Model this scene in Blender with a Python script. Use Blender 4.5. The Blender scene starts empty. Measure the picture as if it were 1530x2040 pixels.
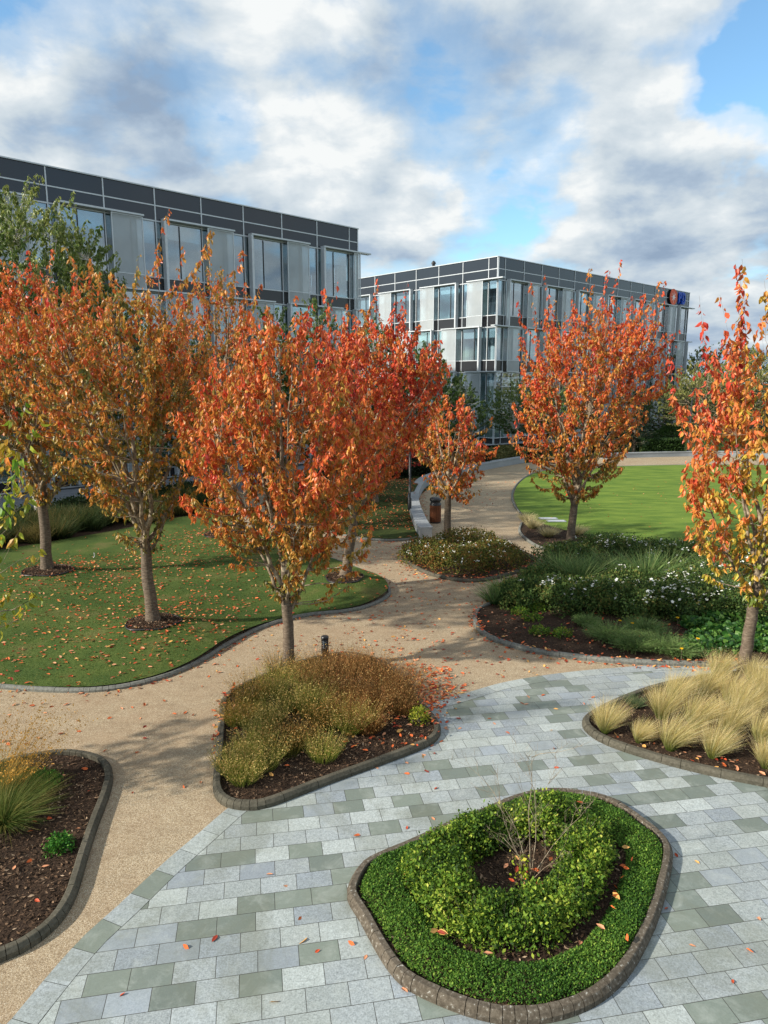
import bpy, math, random, time
import numpy as np
from mathutils import Vector, Matrix
from mathutils.geometry import delaunay_2d_cdt
T0 = time.time()
SC = bpy.context.scene
COL = SC.collection
rng = np.random.default_rng(7)
random.seed(7)

# ------------------------------------------------------------------ camera model
F, HOR, CH = 1400.0, 760.0, 6.25
PIT = math.atan((1020 - HOR) / F)
CP, SP = math.cos(PIT), math.sin(PIT)
def G(x, y, z=0.0):
    """ground point (height z) seen at photograph pixel x, y"""
    d = (x - 765, F * CP + (1020 - y) * SP, -F * SP + (1020 - y) * CP)
    t = (z - CH) / d[2]
    return np.array([d[0] * t, d[1] * t])
def zat(P, y):
    """height at ground point P that shows at pixel row y"""
    e = (1020 - y) / F
    return CH + P[1] * (e * CP - SP) / (CP + e * SP)
cam_d = bpy.data.cameras.new('camera')
cam = bpy.data.objects.new('camera', cam_d); COL.objects.link(cam)
cam.location = (0, 0, CH)
cam.rotation_euler = (math.pi / 2 - PIT, 0, 0)
cam_d.sensor_fit = 'VERTICAL'; cam_d.sensor_height = 36.0
cam_d.lens = F / 2040.0 * 36.0
cam_d.clip_start = 0.1; cam_d.clip_end = 5000
SC.camera = cam

def lin(c, k=1.0):
    r = []
    for v in c:
        v = v / 255.0
        r.append((v / 12.92 if v <= 0.04045 else ((v + 0.055) / 1.055) ** 2.4) * k)
    return tuple(r)

# ------------------------------------------------------------------ objects
def tag(o, label=None, cat=None, group=None, kind=None):
    if label: o['label'] = label
    if cat: o['category'] = cat
    if group: o['group'] = group
    if kind: o['kind'] = kind
    return o
def empty(name, loc, label=None, cat=None, group=None):
    o = bpy.data.objects.new(name, None); COL.objects.link(o)
    o.empty_display_size = 0.3
    o.location = loc
    return tag(o, label, cat, group)
def mesh_obj(name, V, Fc, mat, parent=None, attrs=None, smooth=False, origin=(0, 0, 0)):
    """V (N,3); Fc (M,k) array or list of faces"""
    me = bpy.data.meshes.new(name)
    if parent is not None:      # V comes in world coordinates
        origin = np.zeros(3); q = parent
        while q is not None: origin = origin + np.array(q.location); q = q.parent
    V = (np.asarray(V, dtype=float) - np.asarray(origin, dtype=float)).astype(np.float32)
    if isinstance(Fc, np.ndarray) and Fc.ndim == 2:
        n, k = Fc.shape
        loops = Fc.reshape(-1).astype(np.int32)
        starts = np.arange(0, n * k, k, dtype=np.int32)
    else:
        loops = np.fromiter((i for f in Fc for i in f), dtype=np.int32)
        ks = np.array([len(f) for f in Fc], dtype=np.int32)
        starts = np.concatenate([[0], np.cumsum(ks)[:-1]]).astype(np.int32); n = len(ks)
    me.vertices.add(len(V)); me.vertices.foreach_set('co', V.reshape(-1))
    me.loops.add(len(loops)); me.loops.foreach_set('vertex_index', loops)
    me.polygons.add(n); me.polygons.foreach_set('loop_start', starts)
    me.polygons.foreach_set('use_smooth', np.full(n, bool(smooth)))
    if attrs:
        for an, av in attrs.items():
            av = np.asarray(av, dtype=np.float32)
            if av.ndim == 2:
                if av.shape[1] == 3: av = np.hstack([av, np.ones((len(av), 1), np.float32)])
                a = me.attributes.new(an, 'FLOAT_COLOR', 'POINT'); a.data.foreach_set('color', av.reshape(-1))
            else:
                a = me.attributes.new(an, 'FLOAT', 'POINT'); a.data.foreach_set('value', av)
    me.update(calc_edges=True); me.validate()
    if mat is not None: me.materials.append(mat)
    o = bpy.data.objects.new(name, me); COL.objects.link(o)
    if parent is not None:
        o.parent = parent
    else:
        o.location = tuple(np.asarray(origin, dtype=float))
    return o
class MB:
    """collects pieces and links them as one mesh"""
    def __init__(s): s.v = []; s.f = []; s.n = 0
    def add(s, V, Fs):
        V = np.asarray(V, dtype=float)
        s.v.append(V); s.f += [tuple(int(i) + s.n for i in f) for f in Fs]; s.n += len(V); return s
    def box(s, lo, hi, fr=None):
        x0, y0, z0 = lo; x1, y1, z1 = hi
        V = np.array([(x0, y0, z0), (x1, y0, z0), (x1, y1, z0), (x0, y1, z0), (x0, y0, z1), (x1, y0, z1), (x1, y1, z1), (x0, y1, z1)], dtype=float)
        if fr is not None: V = fr(V)
        Q = [(0, 3, 2, 1), (4, 5, 6, 7), (0, 1, 5, 4), (1, 2, 6, 5), (2, 3, 7, 6), (3, 0, 4, 7)]
        if np.dot(np.cross(V[1] - V[0], V[3] - V[0]), V[4] - V[0]) < 0: Q = [q[::-1] for q in Q]
        return s.add(V, Q)
    def tube(s, P, R, k=8, caps=True):
        V, Fq = tube_arr(np.array(P, float), np.array(R, float), k)
        n = len(V); fs = [tuple(f) for f in Fq]
        if caps: fs += [tuple(range(k))[::-1], tuple(range(n - k, n))]
        return s.add(V, fs)
    def lathe(s, prof, c=(0, 0, 0), k=20):
        V = []; Fs = []
        for r, z in prof:
            for i in range(k):
                a = 2 * math.pi * i / k; V.append((c[0] + r * math.cos(a), c[1] + r * math.sin(a), c[2] + z))
        for j in range(len(prof) - 1):
            for i in range(k):
                Fs.append((j * k + i, j * k + (i + 1) % k, (j + 1) * k + (i + 1) % k, (j + 1) * k + i))
        Fs.append(tuple(range((len(prof) - 1) * k, len(prof) * k)))
        return s.add(V, Fs)
    def build(s, name, mat, parent=None, smooth=False, origin=(0, 0, 0), attrs=None):
        return mesh_obj(name, np.vstack(s.v), s.f, mat, parent, attrs, smooth, origin)
def tube_arr(P, R, k):
    n = len(P)
    t = np.gradient(P, axis=0); t /= (np.linalg.norm(t, axis=1)[:, None] + 1e-9)
    ref = np.array([0.31, 0.17, 0.1]) if abs(t[0, 2]) > .8 else np.array([0, 0, 1.0])
    a = np.cross(t, ref); a /= (np.linalg.norm(a, axis=1)[:, None] + 1e-9)
    b = np.cross(t, a)
    th = np.arange(k) * 2 * math.pi / k
    V = P[:, None, :] + R[:, None, None] * (np.cos(th)[None, :, None] * a[:, None, :] + np.sin(th)[None, :, None] * b[:, None, :])
    V = V.reshape(-1, 3)
    i = np.arange(n - 1)[:, None] * k; j = np.arange(k)[None, :]; j2 = (j + 1) % k
    Fq = np.stack([i + j, i + j2, i + k + j2, i + k + j], axis=-1).reshape(-1, 4)
    return V, Fq
def tubes_many(P, R, k=4):
    """P (B,n,3), R (B,n): many tubes in one go"""
    B, n, _ = P.shape
    t = np.gradient(P, axis=1); t /= (np.linalg.norm(t, axis=2)[..., None] + 1e-9)
    ref = np.array([0.4, 0.2, 0.15])
    a = np.cross(t, ref); a /= (np.linalg.norm(a, axis=2)[..., None] + 1e-9)
    b = np.cross(t, a)
    th = np.arange(k) * 2 * math.pi / k
    V = P[:, :, None, :] + R[:, :, None, None] * (np.cos(th)[:, None] * a[:, :, None, :] + np.sin(th)[:, None] * b[:, :, None, :])
    V = V.reshape(-1, 3)
    bb = np.arange(B)[:, None, None] * n * k; i = np.arange(n - 1)[None, :, None] * k; j = np.arange(k)[None, None, :]; j2 = (j + 1) % k
    Fq = np.stack([bb + i + j, bb + i + j2, bb + i + k + j2, bb + i + k + j], axis=-1).reshape(-1, 4)
    return V, Fq

# ------------------------------------------------------------------ materials
def new_mat(name):
    m = bpy.data.materials.new(name); m.use_nodes = True
    nt = m.node_tree; nt.nodes.clear()
    out = nt.nodes.new('ShaderNodeOutputMaterial')
    return m, nt, out
class N:
    def __init__(s, nt): s.nt = nt
    def __call__(s, typ, **kw):
        n = s.nt.nodes.new('ShaderNode' + typ)
        for k, v in kw.items():
            if k.startswith('i_'):
                key = k[2:]; key = int(key) if key.isdigit() else key.replace('_', ' ')
                if hasattr(v, 'is_output'): s.nt.links.new(v, n.inputs[key])
                else: n.inputs[key].default_value = v
            else: setattr(n, k, v)
        return n
    def ramp(s, fac, stops, interp='LINEAR'):
        r = s.nt.nodes.new('ShaderNodeValToRGB'); cr = r.color_ramp; cr.interpolation = interp
        while len(cr.elements) < len(stops): cr.elements.new(0.5)
        for e, (p, c) in zip(cr.elements, stops):
            e.position = p; e.color = (c[0], c[1], c[2], 1) if len(c) == 3 else c
        s.nt.links.new(fac, r.inputs[0]); return r.outputs[0]
    def math(s, op, a, b=None, clamp=False):
        n = s.nt.nodes.new('ShaderNodeMath'); n.operation = op; n.use_clamp = clamp
        for i, v in enumerate((a, b)):
            if v is None: continue
            if hasattr(v, 'is_output'): s.nt.links.new(v, n.inputs[i])
            else: n.inputs[i].default_value = v
        return n.outputs[0]
    def mix(s, fac, a, b, blend='MIX'):
        n = s.nt.nodes.new('ShaderNodeMix'); n.data_type = 'RGBA'; n.blend_type = blend
        for key, v in ((0, fac), (6, a), (7, b)):
            if hasattr(v, 'is_output'): s.nt.links.new(v, n.inputs[key])
            elif key == 0: n.inputs[0].default_value = v
            else: n.inputs[key].default_value = (*v[:3], 1)
        return n.outputs[2]
    def noise(s, vec, scale, detail=4, rough=.55, dist=0.0, out='Fac'):
        n = s('TexNoise', i_Scale=scale, i_Detail=detail, i_Roughness=rough, i_Distortion=dist)
        if vec is not None: s.nt.links.new(vec, n.inputs['Vector'])
        return n.outputs[out]
def principled(nt, color, rough=.8, spec=.3, bump=None, bstr=.3, bdist=.01, metal=0.0):
    p = nt.nodes.new('ShaderNodeBsdfPrincipled')
    if hasattr(color, 'is_output'): nt.links.new(color, p.inputs['Base Color'])
    else: p.inputs['Base Color'].default_value = (*color[:3], 1)
    if hasattr(rough, 'is_output'): nt.links.new(rough, p.inputs['Roughness'])
    else: p.inputs['Roughness'].default_value = rough
    p.inputs['Specular IOR Level'].default_value = spec
    p.inputs['Metallic'].default_value = metal
    if bump is not None:
        b = nt.nodes.new('ShaderNodeBump'); b.inputs['Strength'].default_value = bstr; b.inputs['Distance'].default_value = bdist
        nt.links.new(bump, b.inputs['Height']); nt.links.new(b.outputs[0], p.inputs['Normal'])
    return p
def simple(name, c, rough=.6, spec=.4, metal=0.0, var=.12, scale=6.0, bump=False):
    m, nt, out = new_mat(name); n = N(nt)
    geo = n('NewGeometry').outputs['Position']
    f = n.noise(geo, scale, 5)
    c2 = tuple(min(1, v * (1 + var * 1.6)) for v in c); c1 = tuple(v * (1 - var * 1.6) for v in c)
    col = n.ramp(f, [(.3, c1), (.7, c2)])
    p = principled(nt, col, rough, spec, f if bump else None, .15, .004, metal)
    nt.links.new(p.outputs[0], out.inputs[0]); return m
def mat_attr(name, rough=.55, spec=.25, transl=.35, jitter=.25):
    """leaves and blades: the colour of each leaf is stored with it"""
    m, nt, out = new_mat(name); n = N(nt)
    a = n('Attribute', attribute_name='col').outputs['Color']
    p = principled(nt, a, rough, spec)
    if transl > 0:
        t = n('BsdfTranslucent'); nt.links.new(a, t.inputs[0])
        mx = n('MixShader', i_0=transl); nt.links.new(p.outputs[0], mx.inputs[1]); nt.links.new(t.outputs[0], mx.inputs[2])
        nt.links.new(mx.outputs[0], out.inputs[0])
    else: nt.links.new(p.outputs[0], out.inputs[0])
    return m
M = {}
M['leaf'] = mat_attr('tree_leaf', .42, .4, .32)
M['foliage'] = mat_attr('shrub_foliage', .62, .2, .3)
M['blade'] = mat_attr('grass_blade', .6, .2, .35)
M['litter'] = mat_attr('leaf_litter', .6, .25, .1)
M['petal'] = simple('petal', (.8, .8, .74), .6, .2, var=.05)

def mk_path():
    m, nt, out = new_mat('resin_gravel'); n = N(nt)
    g = n('NewGeometry').outputs['Position']
    v = n('TexVoronoi', i_Scale=115.0); nt.links.new(g, v.inputs['Vector'])
    sep = n('SeparateColor'); nt.links.new(v.outputs['Color'], sep.inputs[0])
    fine = n.ramp(sep.outputs[0], [(0, lin((112, 98, 78))), (.3, lin((148, 132, 107))), (.62, lin((172, 156, 128))), (.86, lin((190, 176, 150))), (1, lin((208, 198, 176)))])
    big = n.noise(g, .55, 5, .6)
    med = n.noise(g, 4.0, 5, .7)
    c = n.mix(n.ramp(big, [(.35, (0, 0, 0)), (.7, (.4, .4, .4))]), fine, lin((150, 124, 98)))
    c = n.mix(n.ramp(med, [(.4, (0, 0, 0)), (.75, (.28, .28, .28))]), c, lin((110, 84, 58)))
    st = n('TexNoise', i_Scale=1.1, i_Detail=6, i_Roughness=.7)
    mp = n('Mapping'); mp.inputs['Scale'].default_value = (1, 3.5, 1); nt.links.new(g, mp.inputs[0]); nt.links.new(mp.outputs[0], st.inputs['Vector'])
    c = n.mix(n.ramp(st.outputs[0], [(.5, (0, 0, 0)), (.7, (.25, .25, .25))]), c, lin((96, 80, 62)))
    p = principled(nt, c, .85, .25, v.outputs['Distance'], .5, .006)
    nt.links.new(p.outputs[0], out.inputs[0]); return m
M['path'] = mk_path()

SL, SW, SAZ = .448, .2945, math.radians(10.3)
SO = G(163.5, 1988.2)      # a slab corner in the photograph
def mk_paving(border=False):
    m, nt, out = new_mat('granite_border' if border else 'granite_slabs'); n = N(nt)
    g = n('NewGeometry').outputs['Position']
    if not border:
        mp = n('Mapping'); mp.vector_type = 'TEXTURE'
        mp.inputs['Location'].default_value = (SO[0], SO[1], 0); mp.inputs['Rotation'].default_value = (0, 0, SAZ)
        nt.links.new(g, mp.inputs[0])
        s = n('SeparateXYZ'); nt.links.new(mp.outputs[0], s.inputs[0])
        vy = n.math('DIVIDE', s.outputs[1], SW)
        row = n.math('FLOOR', vy)
        wn = n('TexWhiteNoise', noise_dimensions='1D'); nt.links.new(row, wn.inputs['W'])
        half = n.math('MULTIPLY', n.math('FLOORED_MODULO', row, 2.0), .5)
        jit = n.math('MULTIPLY', n.math('SUBTRACT', wn.outputs[0], .5), .16)
        ux = n.math('ADD', n.math('ADD', n.math('DIVIDE', s.outputs[0], SL), half), jit)
        colu = n.math('FLOOR', ux)
        fx = n.math('FRACT', ux); fy = n.math('FRACT', vy)
        ex = n.math('MULTIPLY', n.math('MINIMUM', fx, n.math('SUBTRACT', 1.0, fx)), SL)
        ey = n.math('MULTIPLY', n.math('MINIMUM', fy, n.math('SUBTRACT', 1.0, fy)), SW)
        e = n.math('MINIMUM', ex, ey)
        cv = n('CombineXYZ'); nt.links.new(colu, cv.inputs[0]); nt.links.new(row, cv.inputs[1])
        w2 = n('TexWhiteNoise', noise_dimensions='2D'); nt.links.new(cv.outputs[0], w2.inputs['Vector'])
        idv = w2.outputs['Value']; idc = w2.outputs['Color']
    else:
        idv = n('Attribute', attribute_name='rv').outputs['Fac']
        e = None
        w2 = n('TexWhiteNoise', noise_dimensions='1D'); nt.links.new(idv, w2.inputs['W']); idc = w2.outputs['Color']
    sp = n('SeparateColor'); nt.links.new(idc, sp.inputs[0])
    base = n.ramp(idv, [(0, lin((150, 158, 160))), (.3, lin((160, 168, 167))), (.52, lin((140, 149, 156))), (.68, lin((148, 156, 156))), (.80, lin((116, 126, 118))), (.90, lin((108, 118, 112)))], 'CONSTANT')
    rough_amt = n.ramp(idv, [(0, (1, 1, 1)), (.52, (.45, .45, .45)), (.6, (1, 1, 1)), (.80, (.25, .25, .25))], 'CONSTANT')
    spk = n.noise(g, 55, 3, .8); spk2 = n.noise(g, 22, 4, .75)
    s1 = n.math('MULTIPLY', n.math('SUBTRACT', n.math('ADD', n.math('MULTIPLY', spk, .6), n.math('MULTIPLY', spk2, .4)), .5), 3.0)
    s1 = n.math('ADD', n.math('MULTIPLY', s1, n.math('MULTIPLY', rough_amt, .95)), 1.0)
    b2 = n('VectorMath', operation='SCALE'); nt.links.new(base, b2.inputs[0]); nt.links.new(s1, b2.inputs['Scale'])
    tone = n.math('ADD', n.math('MULTIPLY', sp.outputs[1], .22), .89)
    b3 = n('VectorMath', operation='SCALE'); nt.links.new(b2.outputs[0], b3.inputs[0]); nt.links.new(tone, b3.inputs['Scale'])
    st = n.noise(g, .9, 6, .65)
    c = n.mix(n.ramp(st, [(.42, (0, 0, 0)), (.75, (.45, .45, .45))]), b3.outputs[0], lin((120, 126, 112)))
    st3 = n.noise(g, 3.2, 6, .7, .6)
    c = n.mix(n.ramp(st3, [(.5, (0, 0, 0)), (.72, (.35, .35, .35))]), c, lin((176, 182, 176)))
    st4 = n.noise(g, .45, 7, .7, 1.2)
    c = n.mix(n.ramp(st4, [(.52, (0, 0, 0)), (.60, (.3, .3, .3)), (.8, (.55, .55, .55))]), c, lin((104, 108, 92)))
    h = n.math('MULTIPLY', n.math('MULTIPLY', spk, rough_amt), .25)
    if e is not None:
        j = n.ramp(n.math('DIVIDE', e, .01), [(.2, (1, 1, 1)), (.45, (0, 0, 0))])
        c = n.mix(j, c, lin((62, 62, 55)))
        h = n.math('SUBTRACT', h, j)
    p = principled(nt, c, .72, .35, h, .5, .004)
    nt.links.new(p.outputs[0], out.inputs[0]); return m
M['paving'] = mk_paving(); M['border'] = mk_paving(True)

def mk_noise_mat(name, stops, scale, detail=6, rough=.85, spec=.2, bstr=.4, bdist=.02, scale2=None, stops2=None, f2=.4, vec_scale=None):
    m, nt, out = new_mat(name); n = N(nt)
    g = n('NewGeometry').outputs['Position']
    if vec_scale:
        mp = n('Mapping'); mp.inputs['Scale'].default_value = vec_scale; nt.links.new(g, mp.inputs[0]); g = mp.outputs[0]
    f = n.noise(g, scale, detail, .65)
    c = n.ramp(f, stops)
    if scale2:
        ff = n.noise(g, scale2, 4, .6)
        c = n.mix(f2, c, n.ramp(ff, stops2))
    p = principled(nt, c, rough, spec, f, bstr, bdist)
    nt.links.new(p.outputs[0], out.inputs[0]); return m
M['kerb'] = mk_noise_mat('kerb_stone', [(.3, lin((58, 56, 48))), (.5, lin((84, 82, 72))), (.66, lin((104, 101, 90))), (.76, lin((160, 160, 150)))], 26, 8, .9, .2, .4, .003, 1.7, [(.4, lin((70, 66, 55))), (.7, lin((104, 98, 84)))], .45)
M['kerb_thin'] = mk_noise_mat('slim_kerb', [(.3, lin((88, 90, 86))), (.6, lin((124, 125, 118)))], 20, 6, .9, .2, .3, .003)
M['kerb_lichen'] = mk_noise_mat('kerb_lichen_stone', [(.3, lin((58, 52, 44))), (.48, lin((88, 80, 69))), (.6, lin((112, 104, 92))), (.67, lin((190, 190, 182))), (.8, lin((206, 206, 198)))], 24, 9, .9, .2, .5, .003, 1.4, [(.4, lin((76, 70, 60))), (.7, lin((104, 96, 84)))], .35)
M['soil'] = mk_noise_mat('mulch_soil', [(.3, lin((36, 30, 25))), (.5, lin((64, 52, 43))), (.62, lin((94, 76, 62))), (.75, lin((136, 116, 98)))], 38, 8, .95, .1, .9, .03, 2.0, [(.4, lin((36, 28, 24))), (.7, lin((66, 50, 38)))], .35)
M['chip'] = mat_attr('wood_chip', .85, .1, 0)
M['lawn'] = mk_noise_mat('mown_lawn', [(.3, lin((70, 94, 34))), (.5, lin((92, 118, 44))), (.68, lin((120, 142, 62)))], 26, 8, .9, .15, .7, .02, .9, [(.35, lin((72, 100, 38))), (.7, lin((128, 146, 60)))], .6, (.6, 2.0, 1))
M['lawn_shade'] = mk_noise_mat('left_lawn_shaded_turf', [(.3, lin((50, 66, 30))), (.5, lin((70, 88, 40))), (.68, lin((102, 110, 58)))], 24, 8, .9, .15, .7, .02, .8, [(.4, lin((54, 76, 36))), (.55, lin((78, 94, 44))), (.68, lin((112, 104, 66)))], .5)  # turf greens darkened: the left lawn's shade is put into the colour
M['ground'] = mk_noise_mat('ground_cover', [(.3, lin((22, 32, 16))), (.5, lin((44, 58, 26))), (.7, lin((74, 84, 42)))], 3, 9, .95, .1, .8, .05, .08, [(.35, lin((42, 58, 26))), (.7, lin((88, 86, 50)))], .35)
M['granite'] = mk_noise_mat('wall_granite', [(.3, lin((118, 124, 128))), (.5, lin((148, 153, 156))), (.7, lin((176, 180, 180)))], 30, 7, .6, .35, .15, .004, .7, [(.4, lin((130, 136, 140))), (.7, lin((160, 165, 168)))], .4)
M['bark'] = mk_noise_mat('cherry_bark', [(.28, lin((48, 40, 34))), (.46, lin((90, 78, 66))), (.6, lin((128, 114, 98))), (.76, lin((172, 160, 144)))], 6, 8, .85, .25, .9, .02, 40, [(.35, lin((76, 66, 56))), (.65, lin((126, 112, 96)))], .35, (1.6, 1.6, 7))
M['twig'] = mk_noise_mat('twig_bark', [(.3, lin((82, 70, 58))), (.5, lin((136, 122, 102))), (.7, lin((186, 174, 152)))], 9, 6, .85, .2, .4, .01)
M['birch'] = mk_noise_mat('birch_bark', [(.3, lin((34, 30, 28))), (.42, lin((170, 166, 158))), (.7, lin((220, 216, 206)))], 4, 8, .8, .25, .5, .01, None, None, 0, (1, 1, 5))
M['black'] = simple('black_metal', (.02, .021, .023), .4, .5, 0, .1)
M['timber'] = simple('bin_timber', lin((112, 66, 40)), .6, .3, 0, .2, 20)
M['alu'] = simple('pale_aluminium', (.56, .6, .63), .4, .5, .15, .04)
M['panel'] = simple('charcoal_panel', (.020, .023, .031), .16, .6, 0, .06, .5)
M['spandrel'] = simple('black_spandrel', (.02, .02, .023), .2, .55, 0, .05, .5)
M['inside'] = simple('office_wall', (.62, .68, .70), .8, .2, 0, .15, .6)
M['ceiling'] = simple('office_ceiling', (.72, .74, .74), .8, .2, 0, .05)
M['darkroom'] = simple('office_floor', (.12, .13, .14), .7, .3, 0, .1)
M['blind'] = simple('roller_blind', (.5, .62, .7), .8, .2, 0, .05)
M['curtain'] = simple('curtain_fabric', (.42, .52, .5), .9, .1, 0, .1)
M['roof'] = simple('roof_felt', (.25, .26, .27), .8, .2)
M['orange'] = simple('sign_orange', lin((226, 92, 48)), .5, .4, 0, .03)
M['white'] = simple('sign_white', (.85, .85, .85), .5, .4, 0, .02)
M['blue'] = simple('sign_blue', lin((24, 78, 190)), .5, .4, 0, .03)
M['brickpave'] = mk_noise_mat('concourse_setts', [(.3, lin((112, 116, 124))), (.7, lin((150, 154, 160)))], 2, 6, .8, .3, .2, .01)
def mk_glass():
    m, nt, out = new_mat('window_glass'); n = N(nt)
    tr = n('BsdfTransparent'); tr.inputs[0].default_value = (.80, .88, .90, 1)
    gl = n('BsdfGlossy'); gl.inputs[0].default_value = (.9, .95, 1, 1); gl.inputs['Roughness'].default_value = .02
    fr = n('LayerWeight', i_Blend=.5)
    fac = n.math('ADD', n.math('MULTIPLY', n.math('POWER', fr.outputs['Facing'], 2.5), .6), .2, True)
    mx = n('MixShader'); nt.links.new(fac, mx.inputs[0]); nt.links.new(tr.outputs[0], mx.inputs[1]); nt.links.new(gl.outputs[0], mx.inputs[2])
    nt.links.new(mx.outputs[0], out.inputs[0]); return m
M['glass'] = mk_glass()
def mk_screen():
    m, nt, out = new_mat('perforated_screen'); n = N(nt)
    g = n('NewGeometry').outputs['Position']
    f = n.noise(g, .5, 3)
    p = principled(nt, n.ramp(f, [(.3, (.50, .55, .58)), (.7, (.62, .67, .69))]), .35, .5)
    tr = n('BsdfTransparent'); mx = n('MixShader', i_0=.44)
    nt.links.new(tr.outputs[0], mx.inputs[1]); nt.links.new(p.outputs[0], mx.inputs[2]); nt.links.new(mx.outputs[0], out.inputs[0]); return m
M['screen'] = mk_screen()

# ------------------------------------------------------------------ polygons on the ground
def catmull(P, closed=True, step=.15):
    P = np.asarray(P, float); n = len(P); out = []
    rngi = range(n) if closed else range(n - 1)
    for i in rngi:
        if closed: a, b, c, d = P[(i - 1) % n], P[i], P[(i + 1) % n], P[(i + 2) % n]
        else: a, b, c, d = P[max(i - 1, 0)], P[i], P[i + 1], P[min(i + 2, n - 1)]
        # centripetal-like: scale tangents by segment length
        L = np.linalg.norm(c - b) + 1e-9
        m1 = ((c - a) / (np.linalg.norm(c - b) + np.linalg.norm(b - a) + 1e-9)) * L
        m2 = ((d - b) / (np.linalg.norm(d - c) + np.linalg.norm(c - b) + 1e-9)) * L
        k = max(2, int(L / step))
        for t in np.arange(k) / k:
            h = (2 * t**3 - 3 * t**2 + 1) * b + (t**3 - 2 * t**2 + t) * m1 + (-2 * t**3 + 3 * t**2) * c + (t**3 - t**2) * m2
            out.append(h)
    if not closed: out.append(P[-1])
    return np.array(out)
def pix(pts, z=0): return np.array([G(x, y, z) for x, y in pts])
def area(P):
    x, y = P[:, 0], P[:, 1]; return .5 * np.sum(x * np.roll(y, -1) - y * np.roll(x, -1))
def ccw(P): return P if area(P) > 0 else P[::-1]
def inset(P, d):
    """P ccw closed; positive d shrinks"""
    t = np.roll(P, -1, 0) - np.roll(P, 1, 0); t /= (np.linalg.norm(t, axis=1)[:, None] + 1e-9)
    nrm = np.stack([-t[:, 1], t[:, 0]], 1)
    return P + nrm * d
def inside(P, X):
    x, y = X[:, 0], X[:, 1]; r = np.zeros(len(X), bool); n = len(P); j = n - 1
    for i in range(n):
        xi, yi = P[i]; xj, yj = P[j]
        c = ((yi > y) != (yj > y)) & (x < (xj - xi) * (y - yi) / (yj - yi + 1e-12) + xi)
        r ^= c; j = i
    return r
def scatter(P, n, r=None):
    r = r or rng
    lo, hi = P.min(0), P.max(0); out = np.zeros((0, 2))
    while len(out) < n:
        X = r.uniform(lo, hi, (n * 2, 2)); out = np.vstack([out, X[inside(P, X)]])
    return out[:n]
def sheet(name, P, mat, z=0.0, hf=None, step=None, kind='structure', parent=None, jit=.25):
    P = ccw(np.asarray(P)); pts = [tuple(p) for p in P]; nb = len(pts)
    if step:
        lo, hi = P.min(0), P.max(0)
        gx, gy = np.meshgrid(np.arange(lo[0], hi[0], step), np.arange(lo[1], hi[1], step))
        X = np.stack([gx.ravel(), gy.ravel()], 1) + rng.uniform(-jit, jit, (gx.size, 2)) * step
        X = X[inside(inset(P, step * .4), X)]
        pts += [tuple(p) for p in X]
    vs, es, fs, *_ = delaunay_2d_cdt([Vector(p) for p in pts], [(i, (i + 1) % nb) for i in range(nb)], [], 1, 1e-6)
    V = np.array([(v[0], v[1], 0) for v in vs])
    V[:, 2] = z if hf is None else z + hf(V[:, 0], V[:, 1])
    o = mesh_obj(name, V, [tuple(f) for f in fs], mat, parent, None, True)
    if kind: o['kind'] = kind
    return o
KW = .13
def kerb(name, P, label, closed=True, h=.12, mat='kerb', z=0.0, w=KW, group=None, hf=None):
    """blocks laid along the outer line P; the bed lies to the left of the walking direction"""
    P = np.asarray(P)
    d = np.linalg.norm(np.diff(np.vstack([P, P[:1]]) if closed else P, axis=0), axis=1)
    S = np.concatenate([[0], np.cumsum(d)]); Q = np.vstack([P, P[:1]]) if closed else P
    L = S[-1]
    def at(s): return np.array([np.interp(s, S, Q[:, 0]), np.interp(s, S, Q[:, 1])])
    def tan(s):
        a, b = at(max(0, s - .08)), at(min(L, s + .08)); t = b - a; return t / (np.linalg.norm(t) + 1e-9)
    mb = MB(); s = 0.0
    while s < L - .03:
        t0 = tan(s); t1 = tan(min(L, s + .5)); c = float(np.dot(t0, t1))
        ln = .125 if c < .975 else (.3 if c < .996 else .6)
        e = min(L, s + ln)
        if L - e < .05: e = L
        g = .004; dz = rng.uniform(-.003, .003)
        for_a = []
        k = 2 if ln > .2 else 1
        secs = np.linspace(s + g, e - g, k + 1)
        V = []
        for q in secs:
            p = at(q); t = tan(q); nn = np.array([-t[1], t[0]])
            zz = z + dz + (hf(p[0], p[1]) if hf else 0)
            for (o_, hh) in ((0, -.05), (0, h * .55), (.035, h - .006), (.045, h), (w - .012, h), (w, h - .012), (w, -.05)):
                V.append((p[0] + nn[0] * o_, p[1] + nn[1] * o_, zz + hh))
        m = 7; Fs = []
        for a in range(k):
            for b in range(m - 1): Fs.append((a * m + b, (a + 1) * m + b, (a + 1) * m + b + 1, a * m + b + 1))
        Fs.append(tuple(range(m))); Fs.append(tuple(range(k * m, k * m + m))[::-1])
        mb.add(V, Fs); s = e
    c0 = at(L * .5)
    o = mb.build(name, M[mat], None, False, (float(c0[0]), float(c0[1]), 0))
    return tag(o, label, 'kerb', group or 'kerbs edging the planting beds')

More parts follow.
